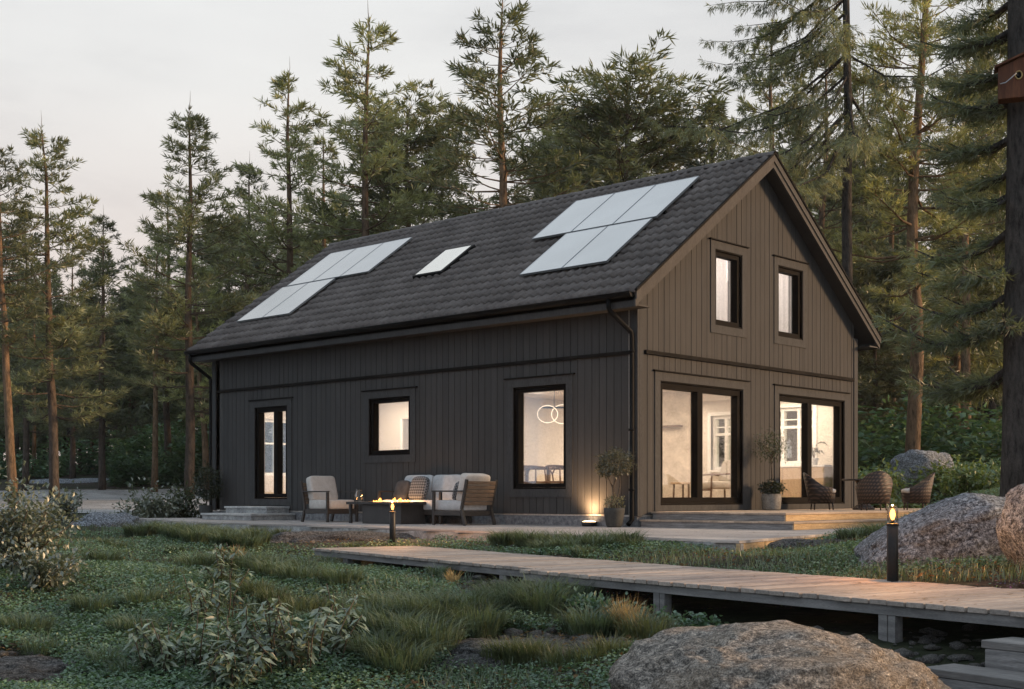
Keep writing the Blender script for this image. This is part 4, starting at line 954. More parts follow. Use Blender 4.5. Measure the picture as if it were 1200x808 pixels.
# pebbles
pv, pf = [], []
bm = bmesh.new(); bmesh.ops.create_icosphere(bm, subdivisions=1, radius=1.); iv = np.array([v.co[:] for v in bm.verts]); ifc = np.array([[v.index for v in f.verts] for f in bm.faces]); bm.free()
npb = 2400; b_ = 0
cl_px = [(620, 9.2, 70, .7), (700, 8.9, 70, .5), (585, 12.2, 40, .5), (1060, 7.6, 60, .5), (420, 20.2, 90, .5), (40, 9.2, 60, .6), (640, 16.8, 60, .4), (960, 15.6, 50, .4)]
for i in range(npb):
    q = cl_px[i % len(cl_px)]; px = q[0]+random.gauss(0, q[2]); d = q[1]+random.gauss(0, q[3]); r_ = (px-600)/FOC*d
    x, y = rd(r_, d)
    if foot(np.array([x]), np.array([y]))[0]: continue
    s = random.choice([.012, .016, .02, .028, .04, .06])*random.uniform(.7, 1.2); z = float(H(r_, d)[0])
    a = random.uniform(0, 6.3); V = iv*np.array([s*random.uniform(.8, 1.5), s, s*random.uniform(.3, .6)])*(1+RNG.normal(0, .1, (len(iv), 1))); c, s_ = math.cos(a), math.sin(a)
    pv.append(np.stack([V[:, 0]*c-V[:, 1]*s_+x, V[:, 0]*s_+V[:, 1]*c+y, V[:, 2]+z+s*.15], 1)); pf.append(ifc+b_); b_ += len(iv)
o = np_mesh('pebbles', [(np.concatenate(pv), np.concatenate(pf))], rock_mat('pebble_stone', (.10, .10, .098), (.34, .33, .31), (.2, .16, .12), .4, 3.)); tag(o, kind='stuff')

# ------------------------------------------------------------------ leaf and blade geometry (vectorised)
def unit(v): return v/np.maximum(np.linalg.norm(v, axis=-1, keepdims=True), 1e-9)
def leaf_cards(P, D, L, W, fold=.25, up=None):
    """pointed leaves: base P, direction D; two folded triangles pairs"""
    n = len(P); D = unit(D); ref = np.tile([0, 0, 1.], (n, 1)) if up is None else up
    S = unit(np.cross(D, ref+RNG.normal(0, .35, (n, 3)))); U = np.cross(S, D)
    L = np.broadcast_to(np.asarray(L), (n,))[:, None]; W = np.broadcast_to(np.asarray(W), (n,))[:, None]
    m = P+D*L*.45-U*W*fold*.5
    V = np.stack([P, m+S*W*.5+U*W*fold, P+D*L-U*L*.12, m-S*W*.5+U*W*fold, m], 1).reshape(-1, 3)
    b = np.arange(n)[:, None]*5
    F = np.concatenate([b+np.array([0, 1, 4]), b+np.array([1, 2, 4]), b+np.array([2, 3, 4]), b+np.array([3, 0, 4])])
    return V, F
def needle_cards(P, D, L, W):
    n = len(P); D = unit(D); S = unit(np.cross(D, RNG.normal(0, 1, (n, 3))))
    L = np.broadcast_to(np.asarray(L), (n,))[:, None]; W = np.broadcast_to(np.asarray(W), (n,))[:, None]
    V = np.stack([P, P+D*L*.45+S*W*.5, P+D*L, P+D*L*.45-S*W*.5], 1).reshape(-1, 3)
    return V, np.arange(n)[:, None]*4+np.array([0, 1, 2, 3])
def blades(P, L, W, bend, dirs=None):
    n = len(P); a = RNG.uniform(0, 2*np.pi, n) if dirs is None else dirs
    h = np.stack([np.cos(a), np.sin(a), np.zeros(n)], 1); S = np.stack([-np.sin(a), np.cos(a), np.zeros(n)], 1)+h*RNG.normal(0, .4, (n, 1)); up = np.array([0, 0, 1.])
    L = L[:, None]; W = W[:, None]; bend = bend[:, None]
    m = P+up*L*.55+h*L*bend*.25; t = P+up*L*(1-.35*bend)+h*L*bend*.85
    V = np.stack([P-S*W*.5, P+S*W*.5, m-S*W*.4, m+S*W*.4, t], 1).reshape(-1, 3); b = np.arange(n)[:, None]*5
    return V, np.concatenate([b+np.array([0, 1, 3]), b+np.array([0, 3, 2]), b+np.array([2, 3, 4])])

# ------------------------------------------------------------------ grass, clover
ROCKS = [(o, max(o.dimensions.x, .1)/2) for o in []]
def clear_of(x, y):
    c = foot(x, y) | walk_foot(x, y, .10)
    for px, d, rr in ((1118, 12.1, .75), (905, 6.75, .75), (1252, 10.3, .5), (1200, 7.1, .6), (960, 8.6, .45), (1090, 7.9, .45)):
        bx, by = at(px, d); c |= (x-bx)**2+(y-by)**2 < rr*rr
    return ~c
def scatter(n, d0, d1, px0, px1, p=1.2):
    """spots on the ground between two distances, thinner with distance"""
    u = RNG.uniform(0, 1, n*2); d = (d0**(1-p)+u*(d1**(1-p)-d0**(1-p)))**(1/(1-p)); r = (RNG.uniform(px0, px1, n*2)-600)/FOC*d
    x, y = rd(r, d); k = clear_of(x, y); return r[k][:n], d[k][:n], x[k][:n], y[k][:n]
def patch(x, y, sc, seed):
    """smooth 0..1 patchiness"""
    v = np.zeros_like(x)
    for k in range(5):
        a = seed*1.7+k*2.1; f = sc*(1+.6*k); v += np.sin(f*(x*np.cos(a)+y*np.sin(a))+seed*3+k)*np.cos(f*.8*(x*np.sin(a*1.3)-y*np.cos(a*1.3))+k*1.9)/(1+.3*k)
    return np.clip(.5+v*.32, 0, 1)
def bare(r, d):
    px = r/d*FOC+600; c = np.zeros(len(r), bool)
    for a, b, ra, rb in ((640, 9.0, 115, .62), (575, 12.3, 45, .45), (395, 19.6, 115, 1.3), (15, 8.9, 60, .6), (520, 18.9, 70, .5), (1080, 7.9, 110, .9), (955, 15.8, 60, .5)):
        c |= ((px-a)/ra)**2+((d-b)/rb)**2 < 1
    return c
gp = []
# fine general grass
r, d, x, y = scatter(60000, 6.3, 34, -80, 1260, 1.5); pt = patch(x, y, 1.1, 1)
k = (RNG.uniform(0, 1, len(x)) < np.clip(pt*1.7-.35, .05, 1)) & ~bare(r, d); r, d, x, y = r[k], d[k], x[k], y[k]
z = H(r, d); Lg = RNG.uniform(.05, .14, len(x))*(.75+.6*patch(x, y, .7, 4)); gp.append(blades(np.stack([x, y, z-.01], 1), Lg, np.minimum(.0032+.00042*d, .014), RNG.uniform(.2, 1.1, len(x))))
# grass tufts
def tuft(px, d, nb, h, rad, bend=(.5, 1.3)):
    r_ = (px-600)/FOC*d; x_, y_ = rd(r_, d); z_ = hz(px, d); a = RNG.uniform(0, 2*np.pi, nb); q = rad*np.sqrt(RNG.uniform(0, 1, nb))
    P = np.stack([x_+q*np.cos(a), y_+q*np.sin(a), np.full(nb, z_-.02)], 1); L = RNG.uniform(.55, 1.1, nb)*h
    return blades(P, L, np.full(nb, .0028+.00042*d), RNG.uniform(*bend, nb), a+RNG.normal(0, .7, nb))
spec = [(455, 10.4, .42), (490, 10.0, .44), (520, 9.8, .44), (548, 10.1, .40), (470, 9.4, .40), (505, 9.1, .42), (430, 9.9, .40), (560, 9.6, .38), (585, 10.9, .40), (615, 11.0, .42), (640, 10.6, .44), (662, 11.0, .40), (630, 10.3, .40), (600, 10.4, .36),
        (280, 19.5, .42), (300, 19.0, .40), (250, 20.3, .40), (225, 20.8, .42), (200, 21.2, .42), (180, 21.8, .42), (265, 18.4, .38), (230, 18.9, .38), (160, 21.5, .38), (240, 19.6, .40), (290, 18.2, .36), (210, 20.0, .38),
        (620, 17.0, .36), (650, 16.6, .36), (680, 16.2, .38), (710, 15.9, .36), (735, 15.6, .34), (590, 17.4, .34), (665, 15.6, .3), (700, 15.2, .3), (640, 15.8, .3),
        (290, 14.2, .4), (320, 13.6, .38), (260, 14.8, .4), (230, 14.4, .36), (350, 13.0, .36), (400, 12.6, .34), (120, 15.5, .34), (60, 13.2, .34), (1030, 15.5, .3), (1000, 15.2, .25), (1170, 16, .4), (1150, 16.5, .4), (1190, 16.4, .45),
        (690, 9.6, .34), (110, 11.2, .3), (30, 10.2, .3), (160, 10.2, .28), (445, 8.9, .36), (470, 8.6, .34)]
for px, d, h in spec: gp.append(tuft(px, d, 420, h, .17))
for i in range(90):
    px, d = random.uniform(-60, 720), 8.4*math.exp(random.uniform(0, .95))
    if not bare(np.array([(px-600)/FOC*d]), np.array([d]))[0] and clear_of(*[np.array([q]) for q in at(px, d)])[0]: gp.append(tuft(px, d, 160, random.uniform(.16, .30), .10))
tag(np_mesh('grass', gp, M_GRASS), kind='stuff')
gp = [tuft(px, d, n_, h, .14, (.25, .9)) for px, d, h, n_ in ((762, 9.0, .30, 300), (776, 9.2, .24, 220), (745, 9.3, .28, 240), (610, 8.6, .26, 420), (590, 8.7, .24, 300), (630, 8.55, .24, 300), (690, 8.2, .2, 320), (715, 8.3, .2, 260), (320, 11.6, .26, 320), (350, 11.2, .26, 320), (300, 12.0, .24, 300), (375, 11.4, .22, 260), (270, 12.6, .22, 260), (300, 21.4, .28, 260), (330, 21.2, .25, 240), (275, 21.6, .24, 240), (740, 15.0, .22, 200), (660, 8.3, .2, 220))]
tag(np_mesh('olive_grass', gp, M_GRASSY), kind='stuff')
gp = [tuft(px, d, n_, h, rr, (.1, .55)) for px, d, h, n_, rr in ((732, 9.6, .36, 150, .07), (745, 9.5, .33, 130, .07), (722, 9.7, .3, 110, .06), (530, 12.8, .2, 90, .06), (278, 16.9, .28, 120, .07), (266, 17.1, .24, 90, .06), (255, 8.7, .18, 110, .05), (722, 21.0, .2, 60, .05), (730, 21.0, .16, 50, .05))]
tag(np_mesh('dry_grass', gp, M_DRY), kind='stuff')
# clover and low leaves
r, d, x, y = scatter(270000, 6.6, 26, -60, 1240, 1.5); pt = patch(x, y, .75, 9)
px_ = r/d*FOC+600
k = (RNG.uniform(0, 1, len(x)) < np.clip(pt*2.4-.55, .04, 1)*np.where((px_ > 640) & (d < 13.5), .45, 1.)) & ~bare(r, d); r, d, x, y, pt = r[k], d[k], x[k], y[k], pt[k]
z = H(r, d)+RNG.uniform(.01, .10, len(x))*np.clip(pt*1.3, .2, 1); a = RNG.uniform(0, 6.28, len(x))
V, F = leaf_cards(np.stack([x, y, z], 1), np.stack([np.cos(a), np.sin(a), RNG.normal(.05, .3, len(x))], 1), RNG.uniform(.016, .032, len(x))+.0005*d, RNG.uniform(.013, .025, len(x))+.0005*d)
tag(np_mesh('clover', [(V, F)], M_CLOV), kind='stuff')

# ------------------------------------------------------------------ shrubs
def shrub(name, label, cat, px, d, rx, ry, h, n, L, W, mat, droop=.1, stems=10, group=None, z=None, clump=7, lean=0., low=.08, root=None, bare_low=0.):
    x0, y0 = at(px, d); z0 = hz(px, d) if z is None else z
    o = root or empty(name, (x0, y0, z0), 0, label, cat, group)
    st_ = MB(); ends = []
    for i in range(stems):
        a = 2*math.pi*(i+random.random())/stems; q = math.sqrt(random.random()); t = h*random.uniform(.55, 1.)*(1-.35*q*q)
        e = Vector((rx*q*math.cos(a)*.92+lean*t, ry*q*math.sin(a)*.92, t)); c = Vector((e.x*.25+random.gauss(0, .05*rx), e.y*.25+random.gauss(0, .05*ry), t*.5))
        pts = [Vector((e.x*.08, e.y*.08, -.06)), c, e]; rr = .006+.006*h
        st_.tube(pts, [rr, rr*.75, rr*.35], 5)
        for f in np.linspace(.35+bare_low*.4, 1., 5): ends.append((pts[1].lerp(pts[2], (f-.5)*2) if f > .5 else pts[0].lerp(pts[1], f*2), (pts[2]-pts[1]).normalized()))
    st_.build('stem', M_STEM, o)
    E = np.array([e[0][:] for e in ends]); ED = np.array([e[1][:] for e in ends])
    idx = RNG.integers(0, len(E), n); spread = np.array([rx, ry, h])*.20
    P = E[idx]+RNG.normal(0, 1, (n, 3))*spread*RNG.uniform(.15, 1., (n, 1)); P[:, 2] = np.maximum(P[:, 2], low*h)
    D = unit(P-E[idx])*.8+RNG.normal(0, .45, (n, 3)); D[:, 2] -= droop*1.2-.1
    V, F = leaf_cards(P, D, L*RNG.uniform(.6, 1.25, n), W*RNG.uniform(.7, 1.2, n)); np_mesh('leaves', [(V, F)], mat, o)
    return o
shrub('leafy_bush', 'grey green leafy bush at the left edge of the photo', 'bush', 22, 13.2, .62, .6, .95, 3600, .065, .038, M_LEAFB, stems=26, low=.02)
shrub('leafy_bush', 'smaller grey green bush just right of the left edge bush, lower down', 'bush', 50, 12.2, .40, .4, .50, 1300, .06, .036, M_LEAFB, stems=14, low=.02)
shrub('leafy_bush', 'wide dark bush left of the patio end between two pine trunks', 'bush', 178, 30.5, 1.05, .7, 1.05, 2600, .12, .07, M_LEAFB, stems=26, low=.02)
shrub('leafy_bush', 'dark bush beside the left end of the patio, next to the house steps', 'bush', 214, 30.8, .75, .6, 1.15, 1900, .11, .065, M_LEAFD, stems=20, low=.02)
shrub('leafy_bush', 'low brownish bush between the dark pine trunk and the patio tip', 'bush', 74, 28.5, .55, .5, .75, 900, .10, .055, M_LEAFB, stems=16, low=.02)
# pale broad leaved shrubs in front: each a bunch of arching stalks with hanging leaves
def broadleaf(label, px, d, n_st, h, spread, nl=17):
    x0, y0 = at(px, d); o = empty('broadleaf_shrub', (x0, y0, hz(px, d)), 0, label, 'shrub', 'pale broadleaf shrubs in the foreground'); st_ = MB(); P, D = [], []
    for i in range(n_st):
        a = random.uniform(0, 6.28); q = spread*math.sqrt(random.random()); t = h*random.uniform(.3, 1.05); bx, by = q*math.cos(a), q*math.sin(a)
        top = Vector((bx*1.15+random.gauss(0, .05), by*1.15+random.gauss(0, .05), t)); mid = Vector((bx*.95, by*.95, t*.55)); st_.tube([(bx*.8, by*.8, -.05), mid, top], [.006, .005, .003], 5)
        for k in range(nl):
            f = random.uniform(.2, 1.)**.7; p = mid.lerp(top, (f-.5)*2) if f > .5 else Vector((bx*.8, by*.8, 0)).lerp(mid, f*2); b = k*2.4+random.uniform(0, .6)
            P.append(p[:]); D.append((math.cos(b), math.sin(b), random.uniform(-.75, .15)))
    st_.build('stem', M_STEM, o); P, D = np.array(P), np.array(D); n = len(P)
    V, F = leaf_cards(P, D, RNG.uniform(.07, .125, n), RNG.uniform(.026, .042, n), .18); np_mesh('leaves', [(V, F)], M_LEAFR, o)
broadleaf('pale broadleaf shrub at the bottom, largest mass left of the grass tufts', 345, 8.75, 52, .47, .42)
broadleaf('pale broadleaf shrub at the bottom left of the largest broadleaf mass', 215, 9.0, 32, .43, .34)
broadleaf('upright pale broadleaf shrub standing behind the other broadleaf shrubs', 245, 10.6, 12, .44, .22)
broadleaf('thin pale broadleaf shrub beside the dry grass plume on the left slope', 262, 12.6, 8, .46, .16)
broadleaf('pale broadleaf shrub nearest the dark grass tufts at the bottom', 392, 9.4, 14, .44, .18)
broadleaf('low broadleaf shrub at the bottom edge between two taller broadleaf shrubs', 280, 8.3, 18, .28, .2)
# bright bushes behind the deck
for px, d, rx, h, lab in ((1028, 30, .85, 1.0, 'bright green bush right of the house corner behind the wicker chairs'), (1142, 29, 1.0, 1.15, 'bright yellow green bush left of the thick dark trunk'), (1108, 30.5, .7, .8, 'lower bright green bush just right of the orange pine trunk'), (1060, 28, .6, .5, 'small green bush at the foot of the orange pine trunk'), (1172, 28.0, .6, 1.0, 'bright green bush partly behind the thick dark trunk')):
    shrub('green_bush', lab, 'bush', px, d, rx, .7, h, 1500, .13, .085, M_LEAFG, stems=18, low=.02, group='bright bushes behind the deck')
for px, d, h, lab in ((690, 10.2, .24, 'leafy weed in the shade under the start of the near boardwalk'), (735, 10.0, .24, 'leafy weed under the boardwalk behind the dry grass plume'), (770, 9.75, .2, 'leafy weed beside the second boardwalk post'), (822, 9.5, .18, 'small weed right of the second boardwalk post'), (660, 10.5, .22, 'leafy weed at the first boardwalk post')):
    shrub('weed', lab, 'plant', px, d, .20, .2, h, 420, .05, .036, M_CLOV, stems=9, low=.02, group='weeds under the boardwalk')

# potted plants
def potted(label, x, y, z, prof, pmat, cat='potted plant'):
    o = empty('potted_plant', (x, y, z), 0, label, cat, 'potted plants by the house'); m = MB(); m.lathe(prof, n=32); m.build('pot', pmat, o); return o
def crown(o, c, rx, rz_, n, L, W, mat, droop=0., name='leaves', core=.35):
    u = unit(RNG.normal(0, 1, (n, 3))); q = RNG.uniform(core, 1., (n, 1))**.6; lump = 1+.22*np.sin(u[:, :1]*5+1)*np.cos(u[:, 1:2]*6)+.15*np.sin(u[:, 2:]*9+u[:, :1]*4)
    P = np.array(c)+u*q*lump*np.array([rx, rx, rz_]); D = u*.7+RNG.normal(0, .6, (n, 3)); D[:, 2] -= droop
    V, F = leaf_cards(P, D, L*RNG.uniform(.6, 1.2, n), W*RNG.uniform(.7, 1.2, n)); np_mesh(name, [(V, F)], mat, o)
o = potted('potted olive tree with twisted stems in a dark pot by the house corner', -.16, -.42, .004, [(0, 0), (.115, 0), (.13, .02), (.175, .26), (.172, .32), (.15, .32), (.145, .27), (0, .27)], M_POTD)
m = MB(); m.tube([(-.03, 0, .25), (-.07, .02, .40), (-.02, .01, .52), (-.03, 0, .66), (.03, .02, .80), (.0, 0, .92)], [.018, .016, .015, .014, .012, .008], 8)
m.tube([(.04, .02, .25), (.06, -.02, .42), (.09, 0, .56), (.12, .01, .70), (.10, 0, .84), (.15, .02, .95)], [.016, .015, .014, .012, .010, .007], 8); m.tube([(-.03, 0, .66), (-.12, 0, .80), (-.2, .02, .92)], [.012, .009, .005], 6); m.build('trunk', M_STEM, o)
crown(o, (.02, 0, 1.06), .30, .22, 1500, .05, .028, M_OLIVE); crown(o, (-.18, .02, .95), .16, .12, 420, .05, .028, M_OLIVE); crown(o, (0, 0, .40), .16, .14, 300, .045, .026, M_OLIVE)
o = potted('potted standard tree with round thin crown between the two gable doors', .38, 3.56, .256, [(0, 0), (.155, 0), (.17, .03), (.185, .20), (.18, .30), (.165, .30), (.16, .24), (0, .24)], M_POTG)
m = MB(); m.tube([(0, 0, .2), (.01, .01, .6), (-.01, 0, .95), (0, 0, 1.1)], [.016, .014, .012, .008], 8)
for k in range(9): a = k*2.4; m.tube([(0, 0, .85+.03*k), (.16*math.cos(a), .16*math.sin(a), 1.05+.04*(k % 4)), (.30*math.cos(a), .30*math.sin(a), 1.12+.06*(k % 5))], [.008, .005, .002], 5)
m.build('trunk', M_STEM, o)
crown(o, (0, 0, 1.18), .37, .30, 900, .055, .020, M_LEAFD, core=.1); crown(o, (0, 0, .40), .22, .13, 900, .05, .035, M_LEAFD)
o = potted('dark potted bush on the patio at the far left corner of the house', -11.95, -.42, .004, [(0, 0), (.13, 0), (.16, .3), (.15, .3), (.145, .26), (0, .26)], M_POTD)
m = MB(); m.tube([(0, 0, .2), (.02, 0, .5), (0, .02, .8)], [.016, .012, .008], 7); m.build('trunk', M_STEM, o); crown(o, (.05, 0, .78), .30, .40, 1300, .075, .045, M_LEAFD)

# fallen needles on the planks
P = []
for q, k in ((W1, 260), (W2, 420)):
    s = RNG.uniform(0, q['L'], k); n_ = RNG.uniform(.02, q['W']-.02, k); x, y = wp(q, s, n_); P.append(np.stack([x, y, np.full(k, q['z']+.003)], 1))
x = RNG.uniform(-15, 4.7, 2200); y = RNG.uniform(-4.2, -.1, 2200); k = foot(x, y); P.append(np.stack([x[k], y[k], np.full(k.sum(), .006)], 1))
P = np.concatenate(P); a = RNG.uniform(0, 6.28, len(P)); D = np.stack([np.cos(a), np.sin(a), RNG.uniform(0, .05, len(P))], 1); S = np.stack([-np.sin(a), np.cos(a), 0*a], 1); L = RNG.uniform(.03, .08, (len(P), 1)); Wd = RNG.uniform(.003, .012, (len(P), 1))
V = np.stack([P, P+D*L*.5+S*Wd, P+D*L, P+D*L*.5-S*Wd], 1).reshape(-1, 3)
tag(np_mesh('pine_litter', [(V, np.arange(len(P))[:, None]*4+np.array([0, 1, 2, 3]))], surf('dead_needles', (.10, .06, .03), (.2, .13, .07), 4., .9, bmp=0)), kind='stuff')

# dead leaves and twigs on the ground
r, d, x, y = scatter(9000, 6.4, 26, -60, 1240, 1.4); z = H(r, d)+RNG.uniform(.0, .05, len(x)); a = RNG.uniform(0, 6.28, len(x))
V, F = leaf_cards(np.stack([x, y, z], 1), np.stack([np.cos(a), np.sin(a), RNG.normal(.1, .4, len(x))], 1), RNG.uniform(.025, .06, len(x)), RNG.uniform(.012, .035, len(x)))
tag(np_mesh('fallen_leaves', [(V, F)], foliage('dead_leaves', (.09, .055, .03), (.17, .11, .06), (.27, .20, .12), scale=20., gloss=0, objvar=0)), kind='stuff')
# ------------------------------------------------------------------ trees
def conifer(name, Ht, zb, rmax, mats, seed, style='pine', trunk_r=.17, lean=(0, 0), dens=1., nl=.31, nw=.040, per=8, whorl=.46, nbr=4, asc=.25, kink=.25, gap=0., side=None, stray=.35, zmax=9e9):
    """trunk with limbs, crown of needle tufts on twigs; returns an Empty with two children"""
    rg = np.random.default_rng(seed); rn = random.Random(seed); root = empty(name); tb = MB(); P, D = [], []
    px_ = [rn.uniform(-.35, .35)*kink for _ in range(9)]; py_ = [rn.uniform(-.35, .35)*kink for _ in range(9)]
    def axis(t):
        i = min(7, int(t*8)); f = t*8-i; wv = lambda a: a[i]*(1-f)+a[i+1]*f
        return Vector((lean[0]*t*Ht+wv(px_)*min(1, t*3), lean[1]*t*Ht+wv(py_)*min(1, t*3), t*Ht))
    ts = np.linspace(0, 1, 15); tb.tube([axis(t)+Vector((0, 0, -.4 if t == 0 else 0)) for t in ts], [trunk_r*(1.18 if t == 0 else 1)*(1-t)**.75+.012 for t in ts], 9)
    z = zb
    while z < min(Ht*.985, zmax):
        t = (z-zb)/(Ht-zb)
        if style == 'pine': L = rmax*min(1., .60+t*1.6)*(1-t)**.72+.18
        elif style == 'round': L = rmax*math.sqrt(max(.02, 1-(1.9*t-.85)**2/1.15))+.1
        else: L = rmax*(1-t)**.85+.12
        nb = nbr if rn.random() > .3 else nbr-1
        if rn.random() < gap: z += whorl; continue
        for k in range(nb):
            az = rn.uniform(0, 6.283) if side is None or rn.random() < stray else side+rn.gauss(0, .7)
            l = L*rn.uniform(.55, 1.15); el = asc*(t*1.6-.15)+rn.gauss(0, .14)
            if style == 'spruce': el = -.32+.55*t+rn.gauss(0, .08)
            if style == 'weep': el = -.30-.25*rn.random(); l *= 1.1
            b0 = axis(z/Ht); dr = Vector((math.cos(az)*math.cos(el), math.sin(az)*math.cos(el), math.sin(el)))
            sag = (-.10 if style == 'pine' else -.22)*l*(1-t); tip = .16*l
            pts = [b0+dr*l*f+Vector((0, 0, sag*math.sin(f*math.pi)*.8+tip*f*f))+Vector((rn.gauss(0, .03*l), rn.gauss(0, .03*l), 0))*f for f in (0, .3, .6, .85, 1.)]
            r0 = max(.010, trunk_r*.22*(1-t)**.5*(l/rmax)**.7+.008)
            tb.tube(pts, [r0, r0*.75, r0*.5, r0*.3, r0*.12], 4, cap=False, mi=0)
            def along(f):
                g = f*4 if False else None
                for i_, (fa, fb) in enumerate(((0, .3), (.3, .6), (.6, .85), (.85, 1.))):
                    if f <= fb: return pts[i_].lerp(pts[i_+1], (f-fa)/(fb-fa))
                return pts[-1]
            nt_ = max(3, int(l*5.2*dens)); f0 = .34 if style == 'pine' else .15
            for q in range(nt_):
                f = f0+(1-f0)*((q+rn.random())/nt_); sgn = 1 if q % 2 else -1; p = along(f); ta = az+sgn*rn.uniform(.5, 1.15); te = el*.5+rn.uniform(-.1, .5)*(1 if style == 'pine' else .3)-(0 if style == 'pine' else .15)
                if style == 'weep': te = rn.uniform(-1.2, -.35)
                tl = (.16+.34*l*(1.08-f))*rn.uniform(.6, 1.1)*(.55 if style == 'weep' else 1); td = Vector((math.cos(ta)*math.cos(te), math.sin(ta)*math.cos(te), math.sin(te)))
                nk = max(2, int(tl/.15*dens))
                for s in range(nk):
                    fr = (s+.6)/nk; P.append((p+td*tl*fr+Vector((0, 0, .05*tl*fr*fr)))[:]); D.append(td[:])
                if tl > .35: tb.tube([p, p+td*tl*.6, p+td*tl], [.007, .005, .002], 3, cap=False)
            P.append(pts[-1][:]); D.append((pts[-1]-pts[-2]).normalized()[:])
        z += whorl*rn.uniform(.7, 1.25)*(1-.35*t)
    top = axis(1.)
    for s in range(4): P.append((top-Vector((0, 0, .2*s)))[:]); D.append((0, 0, 1))
    if style == 'pine': tb.tube([top, top+Vector((.03, .02, .022*Ht)), top+Vector((.02, .05, .05*Ht))], [.014, .009, .003], 4, cap=False)
    tb.build('trunk', mats[0], root)
    P, D = np.array(P), unit(np.array(D)); n = len(P)*per; P2 = np.repeat(P, per, 0)+rg.normal(0, .025, (n, 3)); D2 = np.repeat(D, per, 0)+rg.normal(0, .62, (n, 3))+np.array([0, 0, .30 if style not in ('spruce', 'weep') else (-.05 if style == 'spruce' else -.35)])
    V, F = needle_cards(P2, D2, nl*rg.uniform(.6, 1.15, n), nw*rg.uniform(.8, 1.2, n)); np_mesh('crown', [(V, F)], mats[1], root)
    root['h'] = Ht
    return root
PB, PO, PD = (M_BARK, M_NEED), (M_BARKO, M_NEED), (M_BARKD, M_NEEDD)
protos = dict(
 A=conifer('pine_tree', 16, 3.2, 3.2, PB, 1, dens=1.0, gap=.05), B=conifer('pine_tree', 16, 4.8, 2.8, PB, 2, dens=.95, gap=.12, nbr=4, whorl=.55), C=conifer('pine_tree', 16, 7.0, 2.6, PO, 3, dens=.95, gap=.10),
 D=conifer('pine_tree', 16, 3.2, 3.3, PB, 4, dens=.95, gap=.16), S=conifer('spruce_tree', 15, 1.2, 2.9, PD, 5, 'spruce', dens=.95, whorl=.42, nbr=5, kink=.05), R=conifer('pine_tree', 13, 3.0, 3.2, PB, 6, 'round', dens=1.1, nbr=5, whorl=.42),
 Y=conifer('pine_tree', 14, 4.2, 2.8, (M_BARKO, M_NEEDY), 7, dens=1.0, gap=.05))
used = set()
def tree(kind, px, d, top, label, lean=0., rz=None, group='conifers round the house', wide=1., zoff=0.):
    src = protos[kind]; zg = hz(px, d)+zoff; hgt = zat(top, d)-zg; s = hgt/src['h']; x, y = at(px, d)
    rz = random.uniform(0, 6.28) if rz is None else rz
    tx = lean*CF[0]; 
    wide *= 1.2; c = dup(src, (x, y, zg), rz, (s*wide, s*wide, s), label, group)
    c['category'] = 'tree'
    if lean:   # tilt sideways as seen from the yard
        ax = Vector((CF[0], CF[1], 0)); q = Matrix.Rotation(lean, 3, ax) @ Matrix.Rotation(rz, 3, 'Z'); c.rotation_euler = q.to_euler()
    if 'h' in c: del c['h']
    return c
def T(*a, **k): return tree(*a, **k)
# left of the house
T('A', 64, 43, 150, 'tall thin pine with a dark trunk standing left, its top clear against the sky', lean=-.03)
T('A', 222, 46, 128, 'tall straight pine just left of the house eave, dark trunk', rz=.4)
T('C', 16, 41, 165, 'pine with a leaning orange trunk at the far left edge', lean=-.05, rz=2.)
T('D', -25, 50, 190, 'pine half cut off by the left edge of the photo')
T('Y', 243, 58, 300, 'yellowish pine with a slanting orange trunk right beside the left house wall', lean=-.06)
T('C', 181, 60, 285, 'pine with a thin reddish trunk between the dark pine and the house', lean=0.01)
T('B', 338, 52, 90, 'tall pine rising behind the left end of the roof', rz=1.)
T('D', 290, 60, 195, 'bushy pine behind the left roof edge, lower than its right neighbour')
T('B', 425, 50, 26, 'tall pine with a bare upper trunk behind the left solar panels', lean=.015, rz=3.)
T('R', 478, 58, 128, 'bushy dense pine behind the roof between the two tallest pines')
T('D', 520, 62, 175, 'dark pine just left of the tallest pine behind the roof')
T('C', 592, 46, 2, 'tallest pine behind the middle of the roof, reddish trunk', lean=-.012, rz=5., wide=1.15)
T('A', 655, 62, 132, 'slender pine right of the tallest pine behind the roof')
T('R', 735, 52, 98, 'broad rounded pine behind the right half of the roof', wide=1.15)
T('R', 690, 60, 140, 'dense pine behind the upper row of the right solar panels')
T('D', 795, 62, 150, 'dark pine behind the roof just left of the gable peak')
T('S', 835, 50, 118, 'dark spruce directly left of the gable peak')
T('D', 120, 62, 255, 'mid height bushy pine between the two dark trunks on the left')
T('R', 268, 66, 262, 'bushy tree deep behind the left house corner')
T('D', 380, 66, 165, 'pine filling the gap between two tall pines behind the left solar panels')
T('S', 640, 72, 185, 'dark spruce deep behind the right solar panels')
T('A', 30, 62, 265, 'thinner pine behind the leaning orange trunk at far left')
T('D', 85, 70, 300, 'low pine behind the left gravel yard')
T('B', 196, 68, 225, 'thin pine rising behind the straight pine by the eave')
# right of the house
T('B', 905, 52, 30, 'tall pine rising right behind the gable peak')
T('D', 965, 46, 60, 'dense pine behind the right slope of the gable')
T('D', 1010, 55, 90, 'pine between the gable and the orange trunk')
T('A', 1045, 60, 120, 'pine standing deep behind the orange trunk')
T('Y', 1120, 50, 205, 'lower yellowish pine right of the orange trunk')
T('S', 1160, 55, 30, 'tall dark spruce behind the thick near trunk')
T('D', 1215, 48, 20, 'pine behind the birdhouse tree at the right edge')
T('C', 1131, 47, 60, 'pine with a thin reddish trunk between the orange trunk and the thick dark trunk')
T('R', 1025, 48, 300, 'low bushy pine right of the house corner')
T('S', 1000, 66, 150, 'spruce deep in the forest right of the gable')
